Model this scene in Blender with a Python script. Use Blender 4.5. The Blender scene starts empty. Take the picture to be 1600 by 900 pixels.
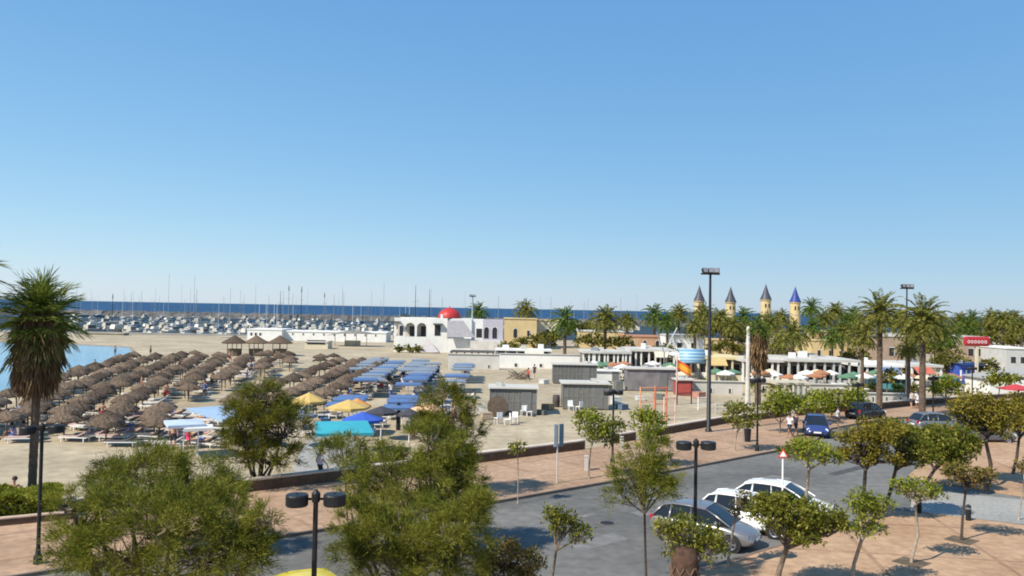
import bpy, math, random
import numpy as np
from mathutils import Vector, Matrix

# ------------------------------------------------------------------ camera, light
F = 1256.0; H = 9.0
PITCH = math.atan(32 / F); ROLL = math.radians(1.05)
scene = bpy.context.scene
COL = scene.collection
cam_d = bpy.data.cameras.new('camera'); cam = bpy.data.objects.new('camera', cam_d); COL.objects.link(cam)
cam_d.sensor_width = 36.0; cam_d.lens = 36.0 * F / 1600; cam_d.clip_end = 60000; cam_d.clip_start = 0.3
ROT = Matrix.Rotation(math.pi / 2 + PITCH, 3, 'X') @ Matrix.Rotation(ROLL, 3, 'Z')
cam.matrix_world = Matrix.Translation((0, 0, H)) @ ROT.to_4x4()
scene.camera = cam

SUN_EL = math.radians(44); SUN_AZ = math.atan2(-0.80, -0.60)        # azimuth from +Y towards +X
world = bpy.data.worlds.new('World'); scene.world = world; world.use_nodes = True
wn = world.node_tree; bg = wn.nodes['Background']
sky = wn.nodes.new('ShaderNodeTexSky'); sky.sky_type = 'NISHITA'; sky.sun_disc = False
sky.sun_elevation = SUN_EL; sky.sun_rotation = (-SUN_AZ) % (2 * math.pi)
sky.altitude = 0; sky.air_density = 1.0; sky.dust_density = 0.15; sky.ozone_density = 1.5
# tone curve of the photograph's sky: softer step from zenith to horizon, per channel
sep = wn.nodes.new('ShaderNodeSeparateColor'); com = wn.nodes.new('ShaderNodeCombineColor'); wn.links.new(sky.outputs[0], sep.inputs[0])
for i_, (a_, g_) in enumerate(((.119, .76), (.244, .525), (.478, .307))):
    pw = wn.nodes.new('ShaderNodeMath'); pw.operation = 'POWER'; pw.inputs[1].default_value = g_
    ml = wn.nodes.new('ShaderNodeMath'); ml.operation = 'MULTIPLY'; ml.inputs[1].default_value = a_ / (1.414 * .10)
    wn.links.new(sep.outputs[i_], pw.inputs[0]); wn.links.new(pw.outputs[0], ml.inputs[0]); wn.links.new(ml.outputs[0], com.inputs[i_])
wn.links.new(com.outputs[0], bg.inputs[0]); bg.inputs[1].default_value = .10
sd = bpy.data.lights.new('sun', 'SUN'); so = bpy.data.objects.new('sun', sd); COL.objects.link(so)
sd.energy = 4.7; sd.angle = math.radians(0.5); sd.color = (1.0, 0.93, 0.80)
sv = Vector((math.sin(SUN_AZ) * math.cos(SUN_EL), math.cos(SUN_AZ) * math.cos(SUN_EL), math.sin(SUN_EL)))
so.rotation_euler = sv.to_track_quat('Z', 'Y').to_euler(); so.location = sv * 50 + Vector((0, 20, 0))
scene.view_settings.view_transform = 'Standard'; scene.view_settings.look = 'None'
scene.view_settings.exposure = 0.5; scene.view_settings.gamma = 1.0
scene.view_settings.use_curve_mapping = False
scene.render.engine = 'CYCLES'; scene.cycles.filter_width = 1.9
scene.cycles.max_bounces = 5; scene.cycles.transparent_max_bounces = 8

R = random.Random(7)
NR = np.random.default_rng(11)

# ------------------------------------------------------------------ image <-> ground
def ray(px, py): return ROT @ Vector(((px - 800) / F, -(py - 450) / F, -1))
def G(px, py, z=0.0):
    d = ray(px, py); t = (z - H) / d.z
    return Vector((d.x * t, d.y * t, z))
def P(px, py, D):
    d = ray(px, py); t = D / d.y
    return Vector((d.x * t, D, H + d.z * t))
def Xat(px, D, z=0.0):
    py = 482 + (H - z) / D * F
    for _ in range(5):
        p = P(px, py, D); py += (p.z - z) / D * F
    return p.x

# ------------------------------------------------------------------ materials
MATS = {}
def mat(name, col, rough=0.8, var=0.12, scale=3.0, bump=0.0, metal=0.0, spec=0.3, col2=None, coat=0.0, detail=6):
    if name in MATS: return MATS[name]
    m = bpy.data.materials.new(name); m.use_nodes = True; t = m.node_tree; b = t.nodes['Principled BSDF']
    b.inputs['Roughness'].default_value = rough; b.inputs['Metallic'].default_value = metal
    b.inputs['Specular IOR Level'].default_value = spec
    if coat: b.inputs['Coat Weight'].default_value = coat
    tc = t.nodes.new('ShaderNodeTexCoord'); n = t.nodes.new('ShaderNodeTexNoise')
    n.inputs['Scale'].default_value = scale; n.inputs['Detail'].default_value = detail
    t.links.new(tc.outputs['Object'], n.inputs['Vector'])
    r = t.nodes.new('ShaderNodeValToRGB'); c = Vector(col)
    a = c * (1 - var); z = (Vector(col2) if col2 else c * (1 + var))
    r.color_ramp.elements[0].position = 0.3; r.color_ramp.elements[1].position = 0.7
    r.color_ramp.elements[0].color = (*a, 1); r.color_ramp.elements[1].color = (min(z[0], 1), min(z[1], 1), min(z[2], 1), 1)
    t.links.new(n.outputs['Fac'], r.inputs['Fac']); t.links.new(r.outputs['Color'], b.inputs['Base Color'])
    if bump:
        bp = t.nodes.new('ShaderNodeBump'); bp.inputs['Strength'].default_value = bump; bp.inputs['Distance'].default_value = 0.05
        t.links.new(n.outputs['Fac'], bp.inputs['Height']); t.links.new(bp.outputs['Normal'], b.inputs['Normal'])
    MATS[name] = m; return m

def leafmat(name, c1, c2, c3, trans=0.3):
    if name in MATS: return MATS[name]
    m = bpy.data.materials.new(name); m.use_nodes = True; t = m.node_tree
    for n in list(t.nodes):
        if n.type != 'OUTPUT_MATERIAL': t.nodes.remove(n)
    out = [n for n in t.nodes if n.type == 'OUTPUT_MATERIAL'][0]
    g = t.nodes.new('ShaderNodeNewGeometry'); r = t.nodes.new('ShaderNodeValToRGB')
    e = r.color_ramp.elements; e[0].color = (*c1, 1); e[1].color = (*c3, 1); e.new(0.55).color = (*c2, 1)
    oi = t.nodes.new('ShaderNodeTexCoord'); nz = t.nodes.new('ShaderNodeTexNoise'); nz.inputs['Scale'].default_value = 1.5
    t.links.new(oi.outputs['Object'], nz.inputs['Vector'])
    mx = t.nodes.new('ShaderNodeMath'); mx.operation = 'MULTIPLY_ADD'; mx.inputs[1].default_value = 0.6
    sb = t.nodes.new('ShaderNodeMath'); sb.operation = 'MULTIPLY_ADD'; sb.inputs[1].default_value = 1.6; sb.inputs[2].default_value = -0.6
    t.links.new(nz.outputs['Fac'], sb.inputs[0]); t.links.new(g.outputs['Random Per Island'], mx.inputs[0]); t.links.new(sb.outputs[0], mx.inputs[2])
    t.links.new(mx.outputs[0], r.inputs['Fac'])
    d = t.nodes.new('ShaderNodeBsdfPrincipled'); d.inputs['Roughness'].default_value = 0.7; d.inputs['Specular IOR Level'].default_value = 0.15
    tr = t.nodes.new('ShaderNodeBsdfTranslucent'); ms = t.nodes.new('ShaderNodeMixShader'); ms.inputs[0].default_value = trans
    t.links.new(r.outputs['Color'], d.inputs['Base Color']); t.links.new(r.outputs['Color'], tr.inputs['Color'])
    t.links.new(d.outputs[0], ms.inputs[1]); t.links.new(tr.outputs[0], ms.inputs[2]); t.links.new(ms.outputs[0], out.inputs[0])
    MATS[name] = m; return m

# ------------------------------------------------------------------ object helpers
class MB:
    def __init__(s): s.v = []; s.f = []
    def add(s, vs, fs):
        o = len(s.v); s.v += [tuple(x) for x in vs]; s.f += [tuple(i + o for i in f) for f in fs]; return s
    def box(s, x0, x1, y0, y1, z0, z1, M=None):
        vs = [Vector(p) for p in ((x0,y0,z0),(x1,y0,z0),(x1,y1,z0),(x0,y1,z0),(x0,y0,z1),(x1,y0,z1),(x1,y1,z1),(x0,y1,z1))]
        if M: vs = [M @ v for v in vs]
        return s.add(vs, [(0,3,2,1),(4,5,6,7),(0,1,5,4),(1,2,6,5),(2,3,7,6),(3,0,4,7)])
    def tube(s, pts, rad, n=8, cap=True):
        pts = [Vector(p) for p in pts]; k = len(pts)
        if not hasattr(rad, '__len__'): rad = [rad] * k
        vs = []; ref = None
        for i, p in enumerate(pts):
            d = (pts[min(i + 1, k - 1)] - pts[max(i - 1, 0)]).normalized()
            if ref is None: ref = Vector((1, 0, 0)) if abs(d.x) < 0.8 else Vector((0, 1, 0))
            a = d.cross(ref).normalized(); b = d.cross(a).normalized(); ref = b.cross(d) * -1 if False else ref
            for j in range(n):
                t = 2 * math.pi * j / n; vs.append(p + (a * math.cos(t) + b * math.sin(t)) * rad[i])
        fs = [(i*n+j, i*n+(j+1)%n, (i+1)*n+(j+1)%n, (i+1)*n+j) for i in range(k-1) for j in range(n)]
        if cap: fs += [tuple(range(n)), tuple(range((k-1)*n + n-1, (k-1)*n - 1, -1))]
        return s.add(vs, fs)
    def lathe(s, prof, n=16, M=None, c=(0,0,0)):
        vs = [Vector((r*math.cos(2*math.pi*j/n) + c[0], r*math.sin(2*math.pi*j/n) + c[1], z + c[2])) for r, z in prof for j in range(n)]
        if M: vs = [M @ v for v in vs]
        return s.add(vs, [(i*n+j, i*n+(j+1)%n, (i+1)*n+(j+1)%n, (i+1)*n+j) for i in range(len(prof)-1) for j in range(n)])
    def prism(s, poly, z0, z1):
        n = len(poly); vs = [(p[0], p[1], z0) for p in poly] + [(p[0], p[1], z1) for p in poly]
        return s.add(vs, [tuple(range(n, 2*n)), tuple(range(n-1, -1, -1))] + [(i, (i+1)%n, n+(i+1)%n, n+i) for i in range(n)])
    def build(s, name, m, parent=None, smooth=False, loc=None, rz=0.0, bevel=0):
        me = bpy.data.meshes.new(name); me.from_pydata(s.v, [], s.f); me.update()
        if smooth: me.polygons.foreach_set('use_smooth', [True] * len(me.polygons))
        if m: me.materials.append(m)
        o = bpy.data.objects.new(name, me); COL.objects.link(o)
        if parent: o.parent = parent
        if loc is not None: o.location = loc
        o.rotation_euler.z = rz
        if bevel:
            b = o.modifiers.new('bevel', 'BEVEL'); b.width = bevel; b.segments = 2; b.limit_method = 'ANGLE'
        return o

def tag(o, label=None, cat=None, group=None, kind=None):
    if label: o['label'] = label
    if cat: o['category'] = cat
    if group: o['group'] = group
    if kind: o['kind'] = kind
    return o
def empty(name, loc, rz=0.0, label=None, cat=None, group=None):
    o = bpy.data.objects.new(name, None); COL.objects.link(o); o.location = loc; o.rotation_euler.z = rz
    o.empty_display_size = 0.3
    return tag(o, label, cat, group)
KIDS = {}
def copy_tree(o, parent=None):
    c = o.copy(); COL.objects.link(c)
    if parent: c.parent = parent
    for ch in list(o.children): copy_tree(ch, c)
    return c
def copy_at(o, loc, rz=0.0, sc=1.0, label=None):
    c = copy_tree(o); c.location = loc; c.rotation_euler.z = rz
    c.scale = (sc, sc, sc) if not hasattr(sc, '__len__') else sc
    if label: c['label'] = label
    return c

def quads(name, V, m, parent):
    """V: (N,4,3) array of separate quads"""
    n = len(V); me = bpy.data.meshes.new(name)
    me.vertices.add(n * 4); me.vertices.foreach_set('co', V.reshape(-1).astype(np.float32))
    me.loops.add(n * 4); me.loops.foreach_set('vertex_index', np.arange(n * 4, dtype=np.int32))
    me.polygons.add(n); me.polygons.foreach_set('loop_start', np.arange(0, n * 4, 4, dtype=np.int32))
    try: me.polygons.foreach_set('loop_total', np.full(n, 4, dtype=np.int32))
    except Exception: pass
    me.update(calc_edges=True); me.validate(); me.materials.append(m)
    o = bpy.data.objects.new(name, me); COL.objects.link(o); o.parent = parent
    return o
def nrm(a): return a / (np.linalg.norm(a, axis=-1, keepdims=True) + 1e-9)
def leaf_quads(c, d, L, Wd, flat=None):
    """diamonds at c along d"""
    r = NR.normal(size=c.shape)
    if flat is not None: r = r * (1 - flat) + np.cross(d, np.array([0, 0, 1.0])) * flat * 2
    s = nrm(np.cross(d, r) if flat is None else r - d * np.sum(r * d, -1, keepdims=True))
    L = np.asarray(L).reshape(-1, 1); Wd = np.asarray(Wd).reshape(-1, 1)
    return np.stack([c, c + d * L * 0.5 + s * Wd * 0.5, c + d * L, c + d * L * 0.5 - s * Wd * 0.5], 1)

# ------------------------------------------------------------------ materials used
def ground_mat(name, base, alt, s1, s2, bump, brick=None, rough=0.9, lines=None):
    m = bpy.data.materials.new(name); m.use_nodes = True; t = m.node_tree; b = t.nodes['Principled BSDF']
    b.inputs['Roughness'].default_value = rough; b.inputs['Specular IOR Level'].default_value = 0.25
    g = t.nodes.new('ShaderNodeTexCoord')
    n1 = t.nodes.new('ShaderNodeTexNoise'); n1.inputs['Scale'].default_value = s1; n1.inputs['Detail'].default_value = 8
    n2 = t.nodes.new('ShaderNodeTexNoise'); n2.inputs['Scale'].default_value = s2; n2.inputs['Detail'].default_value = 4
    for n in (n1, n2): t.links.new(g.outputs['Object'], n.inputs['Vector'])
    r = t.nodes.new('ShaderNodeValToRGB'); r.color_ramp.elements[0].position = .32; r.color_ramp.elements[1].position = .68
    r.color_ramp.elements[0].color = (*base, 1); r.color_ramp.elements[1].color = (*alt, 1)
    t.links.new(n1.outputs['Fac'], r.inputs['Fac']); cur = r.outputs['Color']
    r2 = t.nodes.new('ShaderNodeMapRange'); r2.inputs[1].default_value = .3; r2.inputs[2].default_value = .7; r2.inputs[3].default_value = .8; r2.inputs[4].default_value = 1.15
    t.links.new(n2.outputs['Fac'], r2.inputs[0])
    mu = t.nodes.new('ShaderNodeVectorMath'); mu.operation = 'SCALE'; t.links.new(cur, mu.inputs[0]); t.links.new(r2.outputs[0], mu.inputs['Scale']); cur = mu.outputs[0]
    hgt = n2.outputs['Fac']
    mp = None
    if brick or lines:
        mp = t.nodes.new('ShaderNodeMapping'); mp.inputs['Rotation'].default_value = (0, 0, math.radians(-39)); t.links.new(g.outputs['Object'], mp.inputs['Vector'])
    if brick:
        br = t.nodes.new('ShaderNodeTexBrick'); br.inputs['Scale'].default_value = brick; br.inputs['Mortar Size'].default_value = .025
        br.inputs['Color1'].default_value = (1, 1, 1, 1); br.inputs['Color2'].default_value = (.93, .92, .91, 1); br.inputs['Mortar'].default_value = (.80, .79, .78, 1)
        t.links.new(mp.outputs[0], br.inputs['Vector'])
        mm = t.nodes.new('ShaderNodeMix'); mm.data_type = 'RGBA'; mm.blend_type = 'MULTIPLY'; mm.inputs[0].default_value = 1
        t.links.new(cur, mm.inputs[6]); t.links.new(br.outputs['Color'], mm.inputs[7]); cur = mm.outputs[2]
    if lines:
        br = t.nodes.new('ShaderNodeTexBrick'); br.offset = 0; br.inputs['Scale'].default_value = lines[0]; br.inputs['Mortar Size'].default_value = lines[1]
        br.inputs['Brick Width'].default_value = 1; br.inputs['Row Height'].default_value = 1
        br.inputs['Color1'].default_value = (1, 1, 1, 1); br.inputs['Color2'].default_value = (.93, .93, .93, 1); br.inputs['Mortar'].default_value = (*lines[2], 1)
        mp2 = t.nodes.new('ShaderNodeMapping'); mp2.inputs['Rotation'].default_value = (0, 0, math.radians(lines[3])); t.links.new(g.outputs['Object'], mp2.inputs['Vector'])
        t.links.new(mp2.outputs[0], br.inputs['Vector'])
        mm = t.nodes.new('ShaderNodeMix'); mm.data_type = 'RGBA'; mm.blend_type = 'MULTIPLY'; mm.inputs[0].default_value = 1
        t.links.new(cur, mm.inputs[6]); t.links.new(br.outputs['Color'], mm.inputs[7]); cur = mm.outputs[2]
    t.links.new(cur, b.inputs['Base Color'])
    bp = t.nodes.new('ShaderNodeBump'); bp.inputs['Strength'].default_value = bump; bp.inputs['Distance'].default_value = .08
    t.links.new(hgt, bp.inputs['Height']); t.links.new(bp.outputs['Normal'], b.inputs['Normal'])
    MATS[name] = m; return m

M_SAND = ground_mat('sand', (.31, .25, .165), (.45, .375, .26), .13, 1.1, .9)
M_WET = mat('wet_sand', (.27, .21, .14), .45, .1, .5)
M_ASPH = ground_mat('asphalt', (.085, .083, .078), (.20, .193, .18), .11, 2.2, .15, rough=.85)
M_PAVE = ground_mat('paving', (.35, .225, .145), (.475, .32, .215), .3, 3.0, .1, brick=3.4, lines=(.28, .03, (.80, .78, .78), -39))
M_PLAZA = ground_mat('plaza_paving', (.38, .235, .14), (.495, .33, .21), .25, 3.0, .1, brick=3.4, lines=(.22, .022, (.74, .72, .72), 8))
M_CONC = ground_mat('concrete_path', (.25, .245, .23), (.35, .34, .32), .2, 6.0, .1)
M_KERB = mat('shaded_kerb', (.17, .13, .105), .85, .15, 2)  # dark brown: shadow side of the kerb put into its colour
M_WHITE = mat('white_render', (.70, .69, .66), .8, .05, .8)
M_CREAM = mat('cream_render', (.56, .50, .37), .85, .08, .8)
M_YEL = mat('yellow_render', (.55, .42, .22), .85, .1, .6)
M_ROOF = mat('pale_roof', (.50, .48, .44), .8, .12, .5)
M_GREYW = mat('grey_slats', (.155, .15, .14), .7, .15, 2)
M_DARK = mat('dark_opening', (.03, .03, .035), .3, .2, 2)
M_BLACK = mat('black_metal', (.018, .018, .02), .45, .2, 5)
M_STEEL = mat('grey_metal', (.35, .36, .37), .45, .1, 5, metal=.5)
M_WHITEM = mat('white_metal', (.78, .78, .78), .4, .04, 5)
M_BARK = mat('bark', (.17, .13, .095), .95, .35, 8, bump=.8)
M_PALEBARK = mat('pale_bark', (.33, .27, .21), .95, .25, 8, bump=.6)
M_DARKBARK = mat('dark_bark', (.07, .055, .045), .95, .3, 8, bump=.8)
M_PALMBARK = mat('palm_bark', (.12, .085, .06), .95, .4, 6, bump=1.0)
M_THATCH = mat('thatch', (.125, .088, .06), .95, .5, 7, bump=1.0)
_t = M_THATCH.node_tree; _b = _t.nodes['Principled BSDF']; _l = _b.inputs['Base Color'].links[0].from_socket
_oi = _t.nodes.new('ShaderNodeObjectInfo'); _mr = _t.nodes.new('ShaderNodeMapRange'); _mr.inputs[3].default_value = .5; _mr.inputs[4].default_value = 1.3
_vm = _t.nodes.new('ShaderNodeVectorMath'); _vm.operation = 'SCALE'; _t.links.new(_oi.outputs['Random'], _mr.inputs[0]); _t.links.new(_l, _vm.inputs[0]); _t.links.new(_mr.outputs[0], _vm.inputs['Scale']); _t.links.new(_vm.outputs[0], _b.inputs['Base Color'])
M_WALLBR = mat('brown_wall', (.11, .068, .045), .9, .25, 3, bump=.3)
L_FEATH = leafmat('tamarisk_leaf', (.05, .064, .008), (.155, .166, .018), (.33, .31, .055), .28)
L_FEATHD = leafmat('tamarisk_leaf_dark', (.045, .055, .006), (.135, .138, .014), (.27, .235, .035), .26)
L_BROAD = leafmat('broad_leaf', (.05, .065, .008), (.155, .165, .018), (.40, .36, .08), .36)
L_BRIGHT = leafmat('bright_leaf', (.07, .09, .008), (.20, .235, .02), (.40, .39, .065), .4)
L_OLIVE = leafmat('olive_leaf', (.08, .07, .01), (.20, .17, .022), (.36, .28, .055), .35)
L_BROWN = leafmat('rusty_leaf', (.08, .07, .02), (.17, .14, .035), (.29, .16, .06), .3)
L_FAR = leafmat('far_leaf', (.055, .06, .01), (.125, .12, .02), (.24, .20, .045), .25)
L_PALM = leafmat('palm_frond', (.07, .085, .015), (.16, .165, .03), (.32, .28, .08), .3)
L_PALMG = leafmat('green_palm_frond', (.04, .07, .012), (.09, .145, .022), (.20, .25, .05), .3)
L_DEAD = leafmat('dead_frond', (.09, .05, .025), (.18, .11, .055), (.30, .20, .11), .15)

# ------------------------------------------------------------------ ground, water
def water(name, pts, z, col, rough, bump, sc, spec=.5):
    m = bpy.data.materials.new(name); m.use_nodes = True; t = m.node_tree; b = t.nodes['Principled BSDF']
    b.inputs['Base Color'].default_value = (*col, 1); b.inputs['Roughness'].default_value = rough; b.inputs['Specular IOR Level'].default_value = spec
    g = t.nodes.new('ShaderNodeTexCoord'); mp = t.nodes.new('ShaderNodeMapping'); mp.inputs['Scale'].default_value = (sc * .5, sc, 1)
    n = t.nodes.new('ShaderNodeTexNoise'); n.inputs['Scale'].default_value = 1; n.inputs['Detail'].default_value = 8
    t.links.new(g.outputs['Object'], mp.inputs['Vector']); t.links.new(mp.outputs[0], n.inputs['Vector'])
    bp = t.nodes.new('ShaderNodeBump'); bp.inputs['Strength'].default_value = bump; bp.inputs['Distance'].default_value = .3
    t.links.new(n.outputs['Fac'], bp.inputs['Height']); t.links.new(bp.outputs['Normal'], b.inputs['Normal'])
    n2 = t.nodes.new('ShaderNodeTexNoise'); n2.inputs['Scale'].default_value = .02; n2.inputs['Detail'].default_value = 5
    t.links.new(mp.outputs[0], n2.inputs['Vector'])
    r = t.nodes.new('ShaderNodeValToRGB'); c = Vector(col); r.color_ramp.elements[0].color = (*(c * .75), 1); r.color_ramp.elements[1].color = (*(c * 1.3), 1)
    r.color_ramp.elements[0].position = .35; r.color_ramp.elements[1].position = .65
    t.links.new(n2.outputs['Fac'], r.inputs['Fac']); t.links.new(r.outputs[0], b.inputs['Base Color'])
    o = MB().add([(x, y, z) for x, y in pts], [tuple(range(len(pts)))]).build(name, m)
    return tag(o, kind='structure')
water('sea', [(-26000, -400), (26000, -400), (26000, 26000), (-26000, 26000)], -.45, (.012, .05, .115), .55, .6, .5, .22)
water('bay_water', [(-420, -80), (120, -80), (120, 222), (-420, 222)], -.35, (.10, .27, .40), .12, .25, 1.2, .5)

water('harbour_water', [(-420, 222), (120, 222), (120, 505), (-420, 505)], -.40, (.03, .045, .055), .6, .5, .8, .15)

LAND = [(-52, -80), (-36, 30), (-36.5, 50), (-41.5, 64), (-48.5, 88), (-55, 113), (-65, 145), (-76, 166), (-94, 174), (-125, 181), (-420, 205),
        (-420, 216), (-150, 217), (-60, 222), (-5, 232), (60, 240), (100, 300), (120, 430), (1200, 430), (1200, -80)]
def offset_poly(poly, d):
    n = len(poly); out = []
    for i in range(n):
        a = Vector(poly[i-1]); b = Vector(poly[i]); c = Vector(poly[(i+1) % n])
        n1 = Vector(((b-a).y, -(b-a).x)).normalized(); n2 = Vector(((c-b).y, -(c-b).x)).normalized()
        s = (n1 + n2).normalized(); out.append(b + s * d)
    return out
area = sum(LAND[i-1][0]*LAND[i][1] - LAND[i][0]*LAND[i-1][1] for i in range(len(LAND)))
sg = 1 if area > 0 else -1
rings = [(LAND, 0.0), (offset_poly(LAND, sg*2.0), -.18)]
mb = MB(); n = len(LAND)
mb.add([(x, y, 0) for x, y in LAND] + [(p[0], p[1], -.2) for p in rings[1][0]],
       [tuple(range(n))] + [(i, (i+1) % n, n+(i+1) % n, n+i) for i in range(n)])
tag(mb.build('ground', M_SAND), kind='structure')
o1 = rings[1][0]; o2 = offset_poly(LAND, sg*7.0)
mb = MB(); mb.add([(p[0], p[1], -.2) for p in o1] + [(p[0], p[1], -1.2) for p in o2], [(i, (i+1) % n, n+(i+1) % n, n+i) for i in range(n)])
tag(mb.build('beach_edge', M_WET), kind='structure')

K = [(-62, -8), (-14.5, 27.2), (-8.9, 31.1), (-1.2, 36.9), (8, 44.4), (17.1, 52.3), (21.5, 57), (25, 63), (31, 68.5), (46, 78), (90, 100)]     # kerb of the promenade
Wl = [(-70, 2), (-22, 31), (-12.9, 37.6), (4.3, 51), (16.8, 64), (23, 68.8), (30, 73.4), (41, 80.5), (85, 106)]                             # low wall between promenade and sand
Nn = [(-60, -26), (7.8, 28.8), (14.6, 34.3), (17.2, 36.9)]                                                                                # near kerb
def sheet(name, poly, z, m, kind='structure', z0=None):
    if z0 is None: o = MB().add([(x, y, z) for x, y in poly], [tuple(range(len(poly)))]).build(name, m)
    else: o = MB().prism(poly, z0, z).build(name, m)
    return tag(o, kind=kind)
sheet('road', [(-62, -8.2)] + K[1:] + [(90, 60), (60, -40), (-60, -40)], .006, M_ASPH)
sheet('promenade', K + Wl[::-1], .12, M_PAVE, z0=-.05)
sheet('plaza', Nn + [(19, 36.6), (22.3, 34.6), (40, 25), (50, -38), (-60, -38)], .12, M_PLAZA, z0=-.05)
sheet('far_plaza', [(22.4, 45.2), (23.2, 43.6), (24, 42.4), (26, 40.6), (60, 28), (75, 50), (40, 60), (36, 61), (31.5, 58)], .12, M_PLAZA, z0=-.05)
sheet('pavement', [(41, 68.2), (34, 66.4), (33, 65), (36, 63.2), (44, 64), (90, 72), (90, 86), (60, 78)], .12, M_PAVE, z0=-.05)
def strip(poly, w, side, z0, z1, name, m):
    a = [Vector(p) for p in poly]; out = []
    for i, p in enumerate(a):
        d = (a[min(i+1, len(a)-1)] - a[max(i-1, 0)]).normalized(); out.append(p + Vector((-d.y, d.x)) * w * side)
    mb = MB(); k = len(a)
    for i in range(k-1):
        q = [a[i], a[i+1], out[i+1], out[i]]
        mb.add([(p.x, p.y, z0) for p in q] + [(p.x, p.y, z1) for p in q], [(4,5,6,7),(0,1,5,4),(2,3,7,6),(1,2,6,5),(3,0,4,7)])
    return mb.build(name, m)
tag(strip(K, .15, -1, 0.0, .135, 'kerb', M_KERB), kind='structure')
tag(strip(Nn, .15, 1, 0.0, .135, 'kerb', M_KERB), kind='structure')
sheet('beach_path', [tuple(G(a, b).xy) for a, b in ((452, 752), (548, 736), (560, 700), (556, 668), (505, 664), (470, 700))], .03, M_CONC)
sheet('crossing_paving', [(18.6, 37.4), (22.5, 35.2), (40, 26.5), (43, 30.5), (25.8, 39.9), (21, 42)], .012, M_CONC)
# low wall along the promenade: separate stretches with openings
def lerp_line(line, t0, t1):
    pts = [Vector(p) for p in line]; seg = [(pts[i+1]-pts[i]).length for i in range(len(pts)-1)]
    def at(t):
        for i, s in enumerate(seg):
            if t <= s: return pts[i].lerp(pts[i+1], t/s), i
            t -= s
        return pts[-1], len(seg)-1
    a, i = at(t0); b, j = at(t1); return [a] + pts[i+1:j+1] + [b]
tot = 0; cum = [0]
for i in range(len(Wl)-1): cum.append(cum[-1] + (Vector(Wl[i+1]) - Vector(Wl[i])).length)
for a, b, lb in ((0, cum[2]-3.0, 'low brown promenade wall beside the clipped hedge'), (cum[2]-2.2, cum[3]+.8, 'long low brown wall behind the walking man, with pale cap, at the sand'),
                 (cum[3]+4.0, cum[3]+6.4, 'short stretch of low brown wall behind two young trees'), (cum[3]+8.6, cum[5]+1, 'low brown wall passing the foot of the tall floodlight mast'),
                 (cum[5]+2.5, cum[8], 'low dark wall running behind the far row of bushy street trees')):
    ln = lerp_line([tuple(p) for p in Wl], a, b); e = empty('low_wall', (ln[0].x, ln[0].y, 0), 0, lb, 'wall')
    loc = [(p.x - ln[0].x, p.y - ln[0].y) for p in ln]
    for nm, w, z0, z1, m in (('base', .38, -.1, .62, M_WALLBR), ('cap', .46, .62, .70, mat('wall_cap', (.55, .46, .38), .85, .12, 2))):
        o = strip(loc, w, 1, z0, z1, nm, m); o.parent = e

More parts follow.
